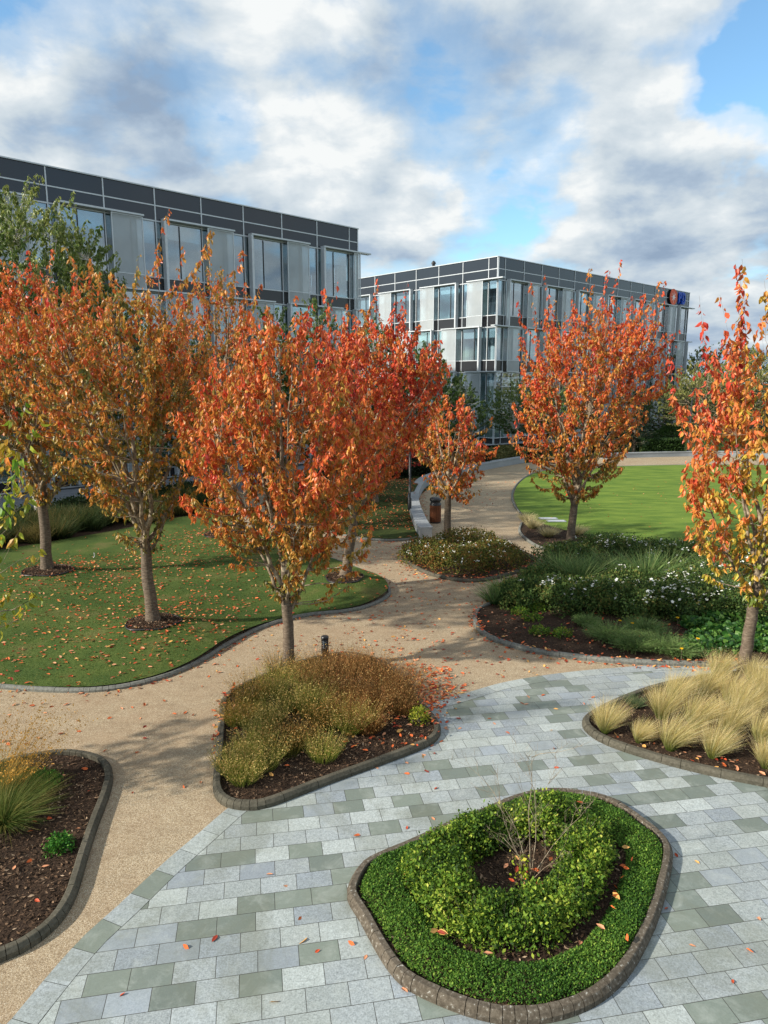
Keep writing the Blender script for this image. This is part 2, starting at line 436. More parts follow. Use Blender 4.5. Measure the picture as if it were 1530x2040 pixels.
# ------------------------------------------------------------------ leaves, blades, tufts
def unit(v): return v / (np.linalg.norm(v, axis=-1, keepdims=True) + 1e-9)
def pal_pick(pal, t):
    """pal: list of colours (sRGB), t in 0..1 -> linear colours"""
    C = np.array([lin(c) for c in pal]); x = np.clip(t, 0, 1) * (len(C) - 1); i = np.minimum(x.astype(int), len(C) - 2); f = (x - i)[:, None]
    return C[i] * (1 - f) + C[i + 1] * f
def leaf_arr(B, A, L, W, fold=.25, curl=.3, r=rng):
    """leaves from base points B along axes A: four faces each"""
    n = len(B); A = unit(A)
    s = unit(np.cross(A, r.normal(size=(n, 3)))); nn = np.cross(s, A)
    L = L[:, None]; W = W[:, None]
    V = np.stack([B, B + A * L * .3 + s * W + nn * W * fold, B + A * L * .3 - s * W + nn * W * fold, B + A * L * .68 + s * W * .78 + nn * (W * fold - L * curl * .35),
                  B + A * L * .68 - s * W * .78 + nn * (W * fold - L * curl * .35), B + A * L * .5 - nn * L * curl * .1, B + A * L * .97 - nn * L * curl], 1)
    i = np.arange(n)[:, None] * 7
    Fc = np.concatenate([i + np.array([q]) for q in ((0, 1, 5), (0, 5, 2), (1, 3, 5), (2, 5, 4), (3, 6, 5), (5, 6, 4))], 0)
    return V.reshape(-1, 3), Fc
def quad_leaf(B, A, Nn, L, W):
    """small flat leaves, one diamond each"""
    n = len(B); A = unit(A); s = unit(np.cross(A, Nn)); L = L[:, None]; W = W[:, None]
    V = np.stack([B, B + A * L * .5 + s * W, B + A * L, B + A * L * .5 - s * W], 1)
    return V.reshape(-1, 3), (np.arange(n)[:, None] * 4 + np.arange(4)[None, :])
def blades(base, tipdir, h, w, bend, r=rng, seg=3):
    """base (n,3); tipdir unit start direction; bend (n,3) added with t^2"""
    n = len(base); ts = np.linspace(0, 1, seg + 1)
    side = unit(np.cross(tipdir, r.normal(size=(n, 3))))
    V = []
    for t in ts:
        p = base + tipdir * (h * t)[:, None] + bend * (t * t)
        ww = (w * (1 - .85 * t))[:, None]
        V += [p - side * ww, p + side * ww]
    V = np.stack(V, 1)
    k = 2 * (seg + 1); i = np.arange(n)[:, None] * k
    Fc = np.concatenate([i + np.array([[2 * j, 2 * j + 1, 2 * j + 3, 2 * j + 2]]) for j in range(seg)], 0)
    T = np.tile(np.repeat(ts, 2), n)
    return V.reshape(-1, 3), Fc, T
def tuft_arr(c, n, h, rad, splay, lean=(0, 0, 0), droop=.15, w=.003, pal_b=((80, 96, 40),), pal_t=((200, 176, 110),), r=rng, flecks=0, fpal=None, fsize=.014, gp=1.5):
    a = r.uniform(0, 2 * math.pi, n); q = np.sqrt(r.uniform(0, 1, n))
    off = np.stack([np.cos(a) * q, np.sin(a) * q, np.zeros(n)], 1)
    base = np.array(c) + off * rad
    d = unit(off * splay + np.array([0, 0, 1.0]) + r.normal(0, .10, (n, 3)))
    hh = h * r.uniform(.55, 1.1, n)
    bend = off * (droop * h) + np.array(lean) * h * r.uniform(.6, 1.3, (n, 1)) + r.normal(0, .06 * h, (n, 3)) - np.array([0, 0, 1]) * (droop * .6 * h)
    V, Fc, Tt = blades(base, d, hh, np.full(n, w) * r.uniform(.7, 1.4, n), bend, r)
    u = r.uniform(0, 1, n); cb = pal_pick(pal_b, u); ct = pal_pick(pal_t, r.uniform(0, 1, n))
    k = 8; tt = np.clip(Tt * gp, 0, 1)[:, None]
    C = np.repeat(cb, k, 0) * (1 - tt) + np.repeat(ct, k, 0) * tt
    C *= np.repeat(r.uniform(.75, 1.2, n), k)[:, None]
    if flecks:
        m = flecks; i = r.integers(0, n, m); t = r.uniform(.5, 1.02, m)[:, None]
        P = base[i] + d[i] * hh[i][:, None] * t + bend[i] * t * t + r.normal(0, .012, (m, 3))
        Vf, Ff = quad_leaf(P, r.normal(size=(m, 3)), r.normal(size=(m, 3)), fsize * r.uniform(.6, 1.5, m), fsize * .35 * r.uniform(.6, 1.4, m))
        Cf = np.repeat(pal_pick(fpal, r.uniform(0, 1, m)), 4, 0)
        Fc = np.vstack([Fc, Ff + len(V)]); V = np.vstack([V, Vf]); C = np.vstack([C, Cf])
    return V, Fc, C
def tuft(name, c, label, cat, group=None, **kw):
    V, Fc, C = tuft_arr(c, **kw)
    o = mesh_obj(name, V, Fc, M['blade'], None, {'col': C}, False, c)
    return tag(o, label, cat, group)

def bush(name, c, rx, ry, h, n, size, pal, label, cat='shrub', group=None, flowers=0, fl_size=.03, up=.5, hole=0.0, r=rng, stemcol=True, lump=.22, flat=.5, fl_pal=None):
    """leafy mound: leaves through a lumpy dome, a few stems, blossoms"""
    root = empty(name, c, label, cat, group)
    ph = r.uniform(0, 6.28, 6)
    def lumpf(a, e): return 1 + lump * (np.sin(3 * a + ph[0]) * .5 + np.sin(5 * a + ph[1] + 3 * e) * .4 + np.sin(9 * a + ph[2] - 4 * e) * .35)
    a = r.uniform(0, 2 * math.pi, n); e = np.arcsin(r.uniform(-.12, 1, n)); q = 1 - .45 * r.uniform(0, 1, n) ** 2.2
    f = lumpf(a, e) * q
    P = np.stack([np.cos(a) * np.cos(e) * rx * f, np.sin(a) * np.cos(e) * ry * f, np.maximum(.01, np.sin(e) ** flat * np.sign(np.sin(e)) * h * (.9 + .1 * f) * q)], 1)
    P[:, 2] = np.where(np.sin(e) > 0, np.sin(np.maximum(e, 0)) ** flat * h * q * (1 + .5 * lump * np.sin(7 * a + ph[3]) * np.cos(5 * e + ph[4])), r.uniform(0, .1, n) * h)
    P += r.normal(0, size * .7, (n, 3)); P[:, 2] = np.maximum(P[:, 2], .01)
    out = unit(np.stack([np.cos(a) * np.cos(e), np.sin(a) * np.cos(e), np.sin(e)], 1))
    A = out * .6 + r.normal(0, .6, (n, 3)) + np.array([0, 0, up * .4])
    L = size * r.uniform(.7, 1.4, n)
    V, Fc = quad_leaf(P + np.array(c), A, out + r.normal(0, .5, (n, 3)), L, L * .33)
    t = np.clip(r.normal(.5, .24, n) + .15 * np.sin(4 * a + ph[5]), 0, 1)
    C = np.repeat(pal_pick(pal, t), 4, 0)
    mesh_obj('foliage', V, Fc, M['foliage'], root, {'col': C})
    # stems
    k = 9; aa = r.uniform(0, 6.28, k); s = r.uniform(.2, .7, k)
    P1 = np.stack([np.cos(aa) * rx * s, np.sin(aa) * ry * s, np.full(k, h * .75)], 1)
    Pp = np.stack([P1 * .08, P1 * np.array([.45, .45, .5]), P1], 1) + np.array(c)
    Vs, Fs = tubes_many(Pp, np.tile(np.array([.008, .006, .003]), (k, 1)), 4)
    mesh_obj('stem', Vs, Fs, M['twig'], root, None, False)
    if flowers:
        m = flowers; a = r.uniform(0, 6.28, m); e = np.arcsin(r.uniform(.25, 1, m))
        f = lumpf(a, e) * 1.02
        P = np.stack([np.cos(a) * np.cos(e) * rx * f, np.sin(a) * np.cos(e) * ry * f, np.sin(e) ** flat * h * 1.03], 1) + np.array(c)
        cl = r.integers(2, 6, m); Pf = np.repeat(P, cl, 0) + r.normal(0, fl_size * .7, (cl.sum(), 3))
        m = len(Pf); B = []; 
        k5 = np.arange(5) * 2 * math.pi / 5
        Vp = []; Fp = []
        for i in range(m):
            sz = fl_size * r.uniform(.35, .75); base = len(Vp)
            tl = r.normal(0, .35, 2)
            Vp.append(tuple(Pf[i] + np.array([0, 0, -sz * .3])))
            for j in range(10):
                rr = sz * (1 if j % 2 == 0 else .72); th = j * math.pi / 5
                x, y = math.cos(th) * rr, math.sin(th) * rr
                Vp.append((Pf[i][0] + x, Pf[i][1] + y, Pf[i][2] + x * tl[0] + y * tl[1] + sz * .25))
            for j in range(10): Fp.append((base, base + 1 + j, base + 1 + (j + 1) % 10))
        mesh_obj('blossom', np.array(Vp), Fp, M['petal'] if not fl_pal else fl_pal, root)
    return root

# ------------------------------------------------------------------ trees
AUT = [(104, 112, 52), (142, 128, 58), (194, 144, 62), (208, 118, 56), (208, 92, 54), (190, 64, 48), (138, 42, 42)]
def tree(name, label, group, base, H, h0, prof, tr, nleaf, tint, seed, size=.105, ntarget=420, lean=(0, 0), pal=AUT, nlimb=13, barkmat='bark', droop=1.0,
         density_low=1.0, spike=.5, cat='tree', extra=None, squash=1.0, trunk_k=12, bare=0.0, wide=.42, limb_lo=.0, limb_hi=.42, shade_t=.0):
    r = np.random.default_rng(seed)
    root = empty(name, base, label, cat, group)
    b = np.array(base, float); lean = np.array([lean[0], lean[1], 0.0])
    pt = np.array([p[0] for p in prof]); pr = np.array([p[1] for p in prof])
    ph = r.uniform(0, 6.28, 5)
    def R(t, a): return np.interp(t, pt, pr) * (1 + .16 * np.sin(2 * a + ph[0]) + .12 * np.sin(3 * a + ph[1] + 4 * t) + .10 * np.sin(5 * a + ph[2] - 7 * t))
    def axis(z): return b + lean * (z / H)[..., None] * H * .12 + np.array([0, 0, 1.0]) * z[..., None]
    # trunk and leader
    zz = np.concatenate([np.array([-.08, .02, .12, .35]), np.linspace(.6, h0, 7), np.linspace(h0, H * .93, 9)[1:]])
    P = axis(zz); wob = np.cumsum(r.normal(0, .012 * H / 8, (len(zz), 2)), 0); P[:, :2] += wob - wob[0]
    rad = tr * np.interp(zz, [-.08, .12, .4, h0, h0 + .25 * (H - h0), H * .93], [1.45, 1.2, 1.0, .84, .42, .06])
    nt_ = 11
    V1, F1 = tube_arr(P[:nt_ + 1], rad[:nt_ + 1], trunk_k)
    V2, F2 = tube_arr(P[nt_ - 1:], rad[nt_ - 1:] * .98, 7)
    mesh_obj('trunk', V1, F1, M[barkmat], root, None, True)
    VV = [V2]; FF = [F2]; off = len(V2)
    # limbs
    samp = []; srad = []
    LP = []; LR = []
    for i in range(nlimb):
        a = i * 2.39996 + r.uniform(-.4, .4)
        zs = h0 * .92 + (H - h0) * (limb_lo + (limb_hi - limb_lo) * (i / nlimb) ** 1.1) * r.uniform(.8, 1.1)
        te = np.clip(.55 + .45 * r.uniform(0, 1), 0, .97) if i > 3 else r.uniform(.35, .7)
        ze = max(h0 + (H - h0) * te, zs + .5)
        rr = R(te, a) * r.uniform(.6, .92)
        p0 = axis(np.array([zs]))[0]; p0[:2] += np.interp(zs, zz, wob[:, 0] * 0 + 0) 
        j = np.searchsorted(zz, zs) - 1; p0 = P[j] + (P[j + 1] - P[j]) * ((zs - zz[j]) / (zz[j + 1] - zz[j]))
        d = np.array([math.cos(a), math.sin(a) * squash, 0])
        pe = axis(np.array([ze]))[0] + d * rr
        pm = p0 + d * rr * wide + np.array([0, 0, (ze - zs) * .3])
        ts = np.linspace(0, 1, 9)[:, None]
        C = (1 - ts) ** 2 * p0 + 2 * ts * (1 - ts) * pm + ts ** 2 * pe
        C[1:-1] += r.normal(0, .03, (7, 3))
        lr = tr * r.uniform(.34, .5) * np.linspace(1, .13, 9)
        LP.append(C); LR.append(lr); samp.append(C[1:]); srad.append(lr[1:])
    V3, F3 = tubes_many(np.array(LP), np.array(LR), 6)
    VV.append(V3); FF.append(F3 + off); off += len(V3)
    samp.append(P[nt_ + 1:-1]); srad.append(rad[nt_ + 1:-1])
    S = np.vstack(samp); SR = np.concatenate(srad)
    # targets through the crown volume
    n = ntarget
    t = r.uniform(0, 1, n * 4); keep = r.uniform(0, 1, n * 4) < (np.interp(t, pt, pr) / pr.max()) ** 1.6 + .04
    t = t[keep][:n]; n = len(t)
    a = r.uniform(0, 6.28, n); q = r.uniform(0, 1, n) ** .42
    rr = R(t, a) * q
    z = h0 + (H - h0) * t
    Tg = axis(z) + np.stack([np.cos(a) * rr, np.sin(a) * rr * squash, np.zeros(n)], 1)
    if extra is not None:
        Tg = np.vstack([Tg, b + np.array(extra)]); ne = len(extra); t = np.concatenate([t, np.array([e_[2] for e_ in extra]) / H]); q = np.concatenate([q, np.ones(ne)]); a = np.concatenate([a, np.array([math.atan2(e_[1], e_[0]) for e_ in extra])]); n = len(Tg)
    # nearest supporting point, preferring lower and inner ones
    D = Tg[:, None, :] - S[None]
    cost = np.linalg.norm(D, axis=2) + np.where(D[..., 2] < .12, 1.2, 0)
    idx = cost.argmin(1); p0 = S[idx]
    out = unit(np.stack([np.cos(a), np.sin(a), np.zeros(n)], 1))
    shoot = r.uniform(.25, .75, n) * (H / 8) * (.6 + .9 * q * t)
    top = Tg + out * (shoot * .22)[:, None] + np.array([0, 0, 1.0]) * (shoot * spike * (.5 + t))[:, None] + r.normal(0, .05, (n, 3))
    mid = p0 * .35 + Tg * .65 + r.normal(0, .04, (n, 3)); mid[:, 2] -= .08
    ctl = np.stack([p0, (p0 + mid) / 2 + r.normal(0, .03, (n, 3)), mid, Tg, top], 1)
    r0 = np.minimum(SR[idx] * .6, .018 * (H / 8)) 
    TR = np.stack([r0, r0 * .8, r0 * .6, r0 * .4, np.full(n, .0022)], 1)
    V4, F4 = tubes_many(ctl, TR, 4)
    VV.append(V4); FF.append(F4 + off); off += len(V4)
    mesh_obj('branch', np.vstack(VV), np.vstack(FF), M['birch'] if barkmat == 'birch' else M['twig'], root, None, True)
    # leaves along the twigs
    wgt = (.6 + q ** 2) * (1 if density_low == 1 else np.interp(t, [0, .35, 1], [density_low, 1, 1]))
    wgt = wgt * np.where(r.uniform(0, 1, n) < bare, 0.0, 1.0)
    wgt /= wgt.sum()
    own = r.choice(n, nleaf, p=wgt)
    s = r.uniform(.28, 1.0, nleaf) ** .8 * 4; s = np.clip(s, 1.3, 3.98)
    k = s.astype(int); f = (s - k)[:, None]
    B = ctl[own, k] * (1 - f) + ctl[own, k + 1] * f
    oo = r.normal(size=(nleaf, 3)); oo[:, 2] *= .4; oo = unit(oo)
    B = B + oo * (size * .35 * r.uniform(.2, 1.0, nleaf))[:, None]
    A = oo * .6 + np.array([0, 0, -1.25]) * droop + r.normal(0, .28, (nleaf, 3))
    L = size * r.uniform(.5, 1.25, nleaf)
    V, Fc = leaf_arr(B, A, L, L * r.uniform(.19, .28, nleaf), .45, .30, r)
    th = np.clip((B[:, 2] - b[2] - h0) / (H - h0), 0, 1)
    cx = np.linalg.norm((B - axis(B[:, 2] - b[2]))[:, :2], axis=1)
    twr = r.normal(0, .10, n)[own]          # each twig has its own turn of colour
    tv = tint(th, B - b, cx / pr.max(), r.uniform(0, 1, nleaf)) + twr + r.normal(0, .11, nleaf)
    C = pal_pick(pal, tv) * r.uniform(.7, 1.3, nleaf)[:, None]
    C = np.repeat(np.clip(C, 0, .85), 7, 0)
    mesh_obj('crown', V, Fc, M['leaf'], root, {'col': C}, False)
    return root
print('helpers', time.time() - T0)
# ================================================================== SETTING: ground sheets
sheet('ground', np.array([(-900, -60), (900, -60), (900, 1500), (-900, 1500)]), M['ground'], -.03)
path_px = [(-900, 2300), (-500, 1180), (0, 1085), (300, 1050), (400, 1012), (450, 985), (560, 965), (700, 975), (845, 985)]
wall_in = [(851, 1046), (835, 1018), (838, 990), (856, 966), (905, 950), (960, 938), (1040, 924), (1130, 917), (1225, 912), (1400, 909), (1530, 911)]
P_path = np.vstack([pix([(-900, 2300), (-500, 1180), (0, 1085), (300, 1050), (400, 1012), (450, 985), (560, 970), (700, 985), (800, 1010)]),
                    pix([(830, 1000), (838, 985), (870, 962), (905, 948), (960, 936), (1040, 923), (1130, 916), (1225, 911), (1400, 908), (1530, 910), (1800, 925), (2300, 1000)]),
                    np.array([(26, 12), (26, 2), (-12, 2)])])
sheet('path', P_path, M['path'], .0)
# concourse of setts in front of the left building
A0 = G(711, 455, 17.9); B0 = G(0, 311, 17.9)
dL = unit(B0 - A0); nL = np.array([-dL[1], dL[0]])
if nL[0] < 0: nL = -nL          # outward: towards the garden
conc = np.array([A0 - dL * 6 + nL * .0, B0 + dL * 14, B0 + dL * 14 + nL * 7.5, A0 + dL * 6 + nL * 9.0, A0 - dL * 6 + nL * 9])
sheet('concourse', conc, M['brickpave'], -.012)

# paving with its border course
arc_px = [(-260, 2310), (-110, 2160), (15, 2040), (56, 1991), (111, 1926), (170, 1862), (229, 1810), (281, 1761), (340, 1707), (395, 1661), (448, 1615), (520, 1560), (600, 1500), (700, 1445), (800, 1412), (879, 1395), (931, 1380), (997, 1361), (1074, 1347), (1162, 1336), (1266, 1328), (1350, 1324), (1450, 1323), (1560, 1330)]
ARC = catmull(pix(arc_px), False, .2)
def offs(L, d):
    t = np.gradient(L, axis=0); t = unit(t); return L + np.stack([t[:, 1], -t[:, 0]], 1) * d
BW = .30
ARCi = offs(ARC, BW)
P_pav = np.vstack([ARCi[3:], np.array([(12, 13), (12, 1.5), (-6, 1.5)])])
sheet('paving', P_pav, M['paving'], .004)
# border course: one slab after another
S = np.concatenate([[0], np.cumsum(np.linalg.norm(np.diff(ARC, axis=0), axis=1))])
mbv, mbf, rvs = [], [], []
s = 0.0; sl = .46
while s + sl < S[-1]:
    k = []
    for q in np.linspace(s + .003, s + sl - .003, 3):
        p = np.array([np.interp(q, S, ARC[:, 0]), np.interp(q, S, ARC[:, 1])]); i = np.array([np.interp(q, S, ARCi[:, 0]), np.interp(q, S, ARCi[:, 1])])
        k += [(p[0], p[1], .006), (i[0] + (p[0] - i[0]) * .02, i[1] + (p[1] - i[1]) * .02, .006)]
    b = len(mbv); mbv += k; mbf += [(b, b + 1, b + 3, b + 2), (b + 2, b + 3, b + 5, b + 4)]
    rvs += [rng.uniform(0, 1)] * 6; s += sl
V = np.array(mbv); Fb = [f[::-1] for f in mbf]
o = mesh_obj('paving_border', V, Fb, M['border'], None, {'rv': np.array(rvs)}); o['kind'] = 'structure'
band = np.vstack([ARC, ARCi[::-1]])
m_, nt_m, o_m = new_mat('dark_joint'); nt_m.links.new(principled(nt_m, lin((48, 47, 42)), .9).outputs[0], o_m.inputs[0]); M['joint'] = m_
Vb = np.array([(p[0], p[1], .003) for p in ARC] + [(p[0], p[1], .003) for p in ARCi]); na = len(ARC)
o = mesh_obj('paving_joint', Vb, [(i + 1, i, na + i, na + i + 1) for i in range(na - 1)], M['joint']); o['kind'] = 'structure'

# ------------------------------------------------------------------ left lawn with mounds
TA, TB, TC, TD = G(95, 1136, .30), G(305, 1238, .42), G(445, 1063, .2), G(686, 1150, .38)
MND = [(TB, .36, 1.7), (TA, .25, 1.6), (TC, .15, 1.5), (TD, .34, 1.35)]
def h_lawn(x, y):
    z = .08 + 0 * x
    for c, a, s in MND: z = z + a * np.exp(-((x - c[0]) ** 2 + (y - c[1]) ** 2) / (s * s) / 1.0)
    return z + .012 * np.sin(x * 1.3) * np.cos(y * 1.1)
lawnL_px = [(-260, 1345), (-100, 1368), (0, 1373), (80, 1379), (180, 1380), (250, 1372), (330, 1352), (400, 1322), (460, 1285), (520, 1255), (570, 1238), (620, 1228), (680, 1222), (720, 1215), (760, 1200), (779, 1184), (770, 1165), (740, 1146), (690, 1124), (620, 1100), (560, 1078), (500, 1056), (440, 1038), (380, 1030), (300, 1045), (180, 1068), (0, 1098), (-200, 1130), (-420, 1180), (-480, 1270)]
PL = ccw(catmull(pix(lawnL_px), True, .25))
PLi = inset(PL, KW * .7)
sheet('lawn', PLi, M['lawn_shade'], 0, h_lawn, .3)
nfront = catmull(pix(lawnL_px[:21]), False, .12)
kerb('kerb', nfront, 'long grey kerb curving round the leaf-strewn left lawn', False, .085, 'kerb_thin', w=.10)

# leaf-strewn bank behind the granite seat wall
bank_px = [(560, 1030), (640, 1058), (690, 1070), (735, 1077), (790, 1079), (838, 1073), (852, 1062), (846, 1048), (833, 1030), (828, 1010), (832, 990), (850, 966), (880, 955), (860, 930), (780, 920), (690, 925), (600, 950), (540, 985)]
PB = ccw(catmull(pix(bank_px), True, .3))
cB = G(760, 985); cB2 = G(690, 1010)
def h_bank(x, y):
    return .10 + .55 * np.exp(-((x - cB[0]) ** 2 + (y - cB[1]) ** 2) / 14.0) + .35 * np.exp(-((x - cB2[0]) ** 2 + (y - cB2[1]) ** 2) / 8.0) - .10 * 0
sheet('bank', inset(PB, .1), M['ground'], 0, h_bank, .4)
kerb('kerb', catmull(pix(bank_px[1:6]), False, .15), 'low grey kerb in front of the leaf-covered bank left of the seat wall', False, .09, 'kerb_thin', w=.10)

# bed with the small orange tree
bedG_px = [(806, 1116), (832, 1137), (870, 1151), (920, 1160), (965, 1159), (1020, 1146), (1060, 1131), (1071, 1121), (1050, 1104), (1005, 1083), (930, 1071), (850, 1080), (815, 1098)]
PG = ccw(catmull(pix(bedG_px), True, .15))
sheet('soil', inset(PG, .08), M['soil'], .05, lambda x, y: .02 * np.sin(x * 5) * np.cos(y * 4), .25)
kerb('kerb', PG, 'grey kerb ringing the island bed of the small orange tree', True, .10, w=.115)

# right rose bed
bedR_px = [(1033, 1062), (1055, 1083), (1092, 1101), (1098, 1110), (1070, 1128), (1035, 1150), (1000, 1178), (973, 1205), (950, 1216), (941, 1234), (948, 1254), (970, 1273), (1019, 1291), (1074, 1304), (1162, 1316), (1239, 1323), (1350, 1328), (1470, 1330), (1700, 1320), (2100, 1250), (2100, 1150), (1700, 1125), (1500, 1110), (1400, 1095), (1250, 1078), (1150, 1062), (1080, 1045), (1046, 1034), (1036, 1044)]
PR = ccw(catmull(pix(bedR_px), True, .2))
def h_soil(x, y): return .05 + .02 * np.sin(x * 3.1 + y) * np.cos(y * 2.7) 
sheet('soil', inset(PR, .09), M['soil'], 0, lambda x, y: h_soil(x, y), .35)
kerb('kerb', catmull(pix(bedR_px[7:18]), False, .12), 'curved grey kerb along the front of the rose bed', False, .11, 'kerb_thin', w=.115)
kerb('kerb', catmull(pix(bedR_px[-1:] + bedR_px[:3]), False, .12), 'short kerb beside the two pale grass tufts at the lawn corner', False, .09, 'kerb_thin', w=.1)

# round lawn
lawnR_px = [(1041, 1027), (1025, 1005), (1022, 985), (1035, 962), (1062, 945), (1100, 937), (1180, 932), (1280, 929), (1400, 927), (1530, 928), (1700, 934), (1950, 960), (2200, 1020), (2200, 1120), (1700, 1128), (1500, 1112), (1400, 1097), (1250, 1080), (1150, 1064), (1080, 1047)]
PRL = ccw(catmull(pix(lawnR_px), True, .4))
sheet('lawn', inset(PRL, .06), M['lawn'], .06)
kerb('kerb', catmull(pix(lawnR_px[:13][::-1]), False, .15)[::-1], 'thin grey kerb round the bright circular lawn', False, .08, 'kerb_thin', w=.09)

# right bed of blond grasses
bedS_px = [(1165, 1432), (1159, 1447), (1175, 1467), (1211, 1487), (1304, 1518), (1399, 1543), (1530, 1570), (1650, 1590), (1900, 1600), (2100, 1500), (2000, 1380), (1700, 1338), (1530, 1340), (1400, 1352), (1300, 1372), (1215, 1404)]
PS = ccw(catmull(pix(bedS_px), True, .15))
sheet('soil', inset(PS, .09), M['soil'], 0, h_soil, .25)
kerb('kerb', PS, 'mossy kerb of small blocks round the blond grass bed', True, .12, 'kerb')

# centre bed
bedC_px = [(424, 1576), (425, 1556), (430, 1500), (436, 1440), (441, 1400), (462, 1380), (520, 1352), (600, 1322), (690, 1306), (760, 1322), (815, 1366), (852, 1415), (873, 1442), (878, 1463), (866, 1481), (825, 1501), (740, 1533), (655, 1564), (536, 1610), (500, 1616), (458, 1612), (434, 1598)]
PC = ccw(catmull(pix(bedC_px), True, .12))
sheet('soil', inset(PC, .09), M['soil'], 0, h_soil, .2)
kerb('kerb', PC, 'dark kerb round the rust-coloured grass bed in the middle', True, .12, w=.12)

# left foreground bed
bedL_px = [(-300, 2080), (-120, 1975), (0, 1919), (46, 1900), (98, 1864), (131, 1828), (154, 1785), (176, 1710), (196, 1648), (222, 1576), (225, 1543), (212, 1520), (180, 1507), (131, 1502), (82, 1507), (30, 1517), (-60, 1545), (-200, 1600), (-420, 1750)]
PLF = ccw(catmull(pix(bedL_px), True, .12))
sheet('soil', inset(PLF, .09), M['soil'], 0, h_soil, .2)
kerb('kerb', PLF, 'dark kerb round the mulch bed in the left foreground', True, .12, w=.12)

# island bed
bedI_px = [(691, 1793), (697, 1765), (722, 1727), (770, 1703), (817, 1684), (880, 1654), (954, 1624), (1000, 1604), (1046, 1589), (1095, 1581), (1160, 1586), (1220, 1601), (1288, 1645), (1328, 1680), (1340, 1706), (1334, 1756), (1311, 1838), (1288, 1889), (1256, 1944), (1206, 1994), (1137, 2029), (1069, 2043), (1000, 2043), (932, 2027), (863, 2000), (808, 1972), (779, 1944), (749, 1898), (717, 1838)]
PI_ = ccw(catmull(pix(bedI_px), True, .12))
sheet('soil', inset(PI_, .1), M['soil'], 0, h_soil, .15)
kerb('kerb', PI_, 'lichen-spotted block kerb round the green island bed', True, .13, 'kerb_lichen', w=.12)

# strip behind the left lawn
strip_px = [(-300, 1120), (0, 1100), (150, 1078), (300, 1047), (380, 1030), (436, 1035), (470, 1010), (430, 985), (330, 1000), (200, 1035), (80, 1046), (0, 1058), (-300, 1090)]
sheet('soil', ccw(pix(strip_px)), M['soil'], .0, lambda x, y: .05 + 0 * x, .8)
# planted ground beyond the walls
far_px = [(862, 953), (900, 940), (960, 930), (1040, 917), (1130, 911), (1225, 906), (1400, 903), (1700, 905), (2100, 915), (2100, 878), (1400, 872), (1240, 890), (1060, 893), (960, 903), (860, 925)]
sheet('planting', ccw(pix(far_px)), M['ground'], .0, lambda x, y: .12 + 0 * x)
sheet('pavement', ccw(pix([(930, 893), (1062, 885), (1240, 884), (1240, 871), (1050, 872), (930, 880)])), M['granite'], .0, lambda x, y: .16 + 0 * x)
print('ground', time.time() - T0)

# ------------------------------------------------------------------ granite seat wall and far wall
def wall_strip(name, L, w, h, label, n=None):
    """coped wall: a face and a cap, laid in stones"""
    root = empty(name, (float(L[0][0]), float(L[0][1]), 0), label, 'wall', None)
    t = unit(np.gradient(L, axis=0)); nn = np.stack([t[:, 1], -t[:, 0]], 1) * -1
    S = np.concatenate([[0], np.cumsum(np.linalg.norm(np.diff(L, axis=0), axis=1))])
    def at(q, o): return np.array([np.interp(q, S, (L + nn * o)[:, 0]), np.interp(q, S, (L + nn * o)[:, 1])])
    body, cap = MB(), MB(); s = 0
    while s < S[-1] - .1:
        e = min(S[-1], s + .9)
        for mb, o0, o1, z0, z1, g in ((body, .03, w - .03, -.05, h - .07, .001), (cap, 0, w, h - .07 + .001, h, .0015)):
            a, b, c, d = at(s + g, o0), at(e - g, o0), at(e - g, o1), at(s + g, o1)
            V = [(*p, z) for z in (z0, z1) for p in (a, b, c, d)]
            mb.add(V, [(0, 3, 2, 1), (4, 5, 6, 7), (0, 1, 5, 4), (1, 2, 6, 5), (2, 3, 7, 6), (3, 0, 4, 7)])
        s = e
    body.build('wall_face', M['granite'], root); cap.build('coping', M['granite'], root)
    return root
seat_px = [(862, 1073), (853, 1062), (846, 1047), (838, 1028), (834, 1008), (838, 988), (852, 968), (878, 956), (915, 947), (960, 938), (1000, 930), (1046, 922)]
wall_strip('seat_wall', catmull(pix(seat_px), False, .3), .55, .48, 'pale granite seat wall curving from behind the litter bin along the path')
wall_strip('garden_wall', catmull(pix([(1200, 914), (1300, 911), (1400, 909), (1530, 911), (1700, 916)]), False, .5)[::1], .5, .42, 'low granite wall across the far side of the round lawn')

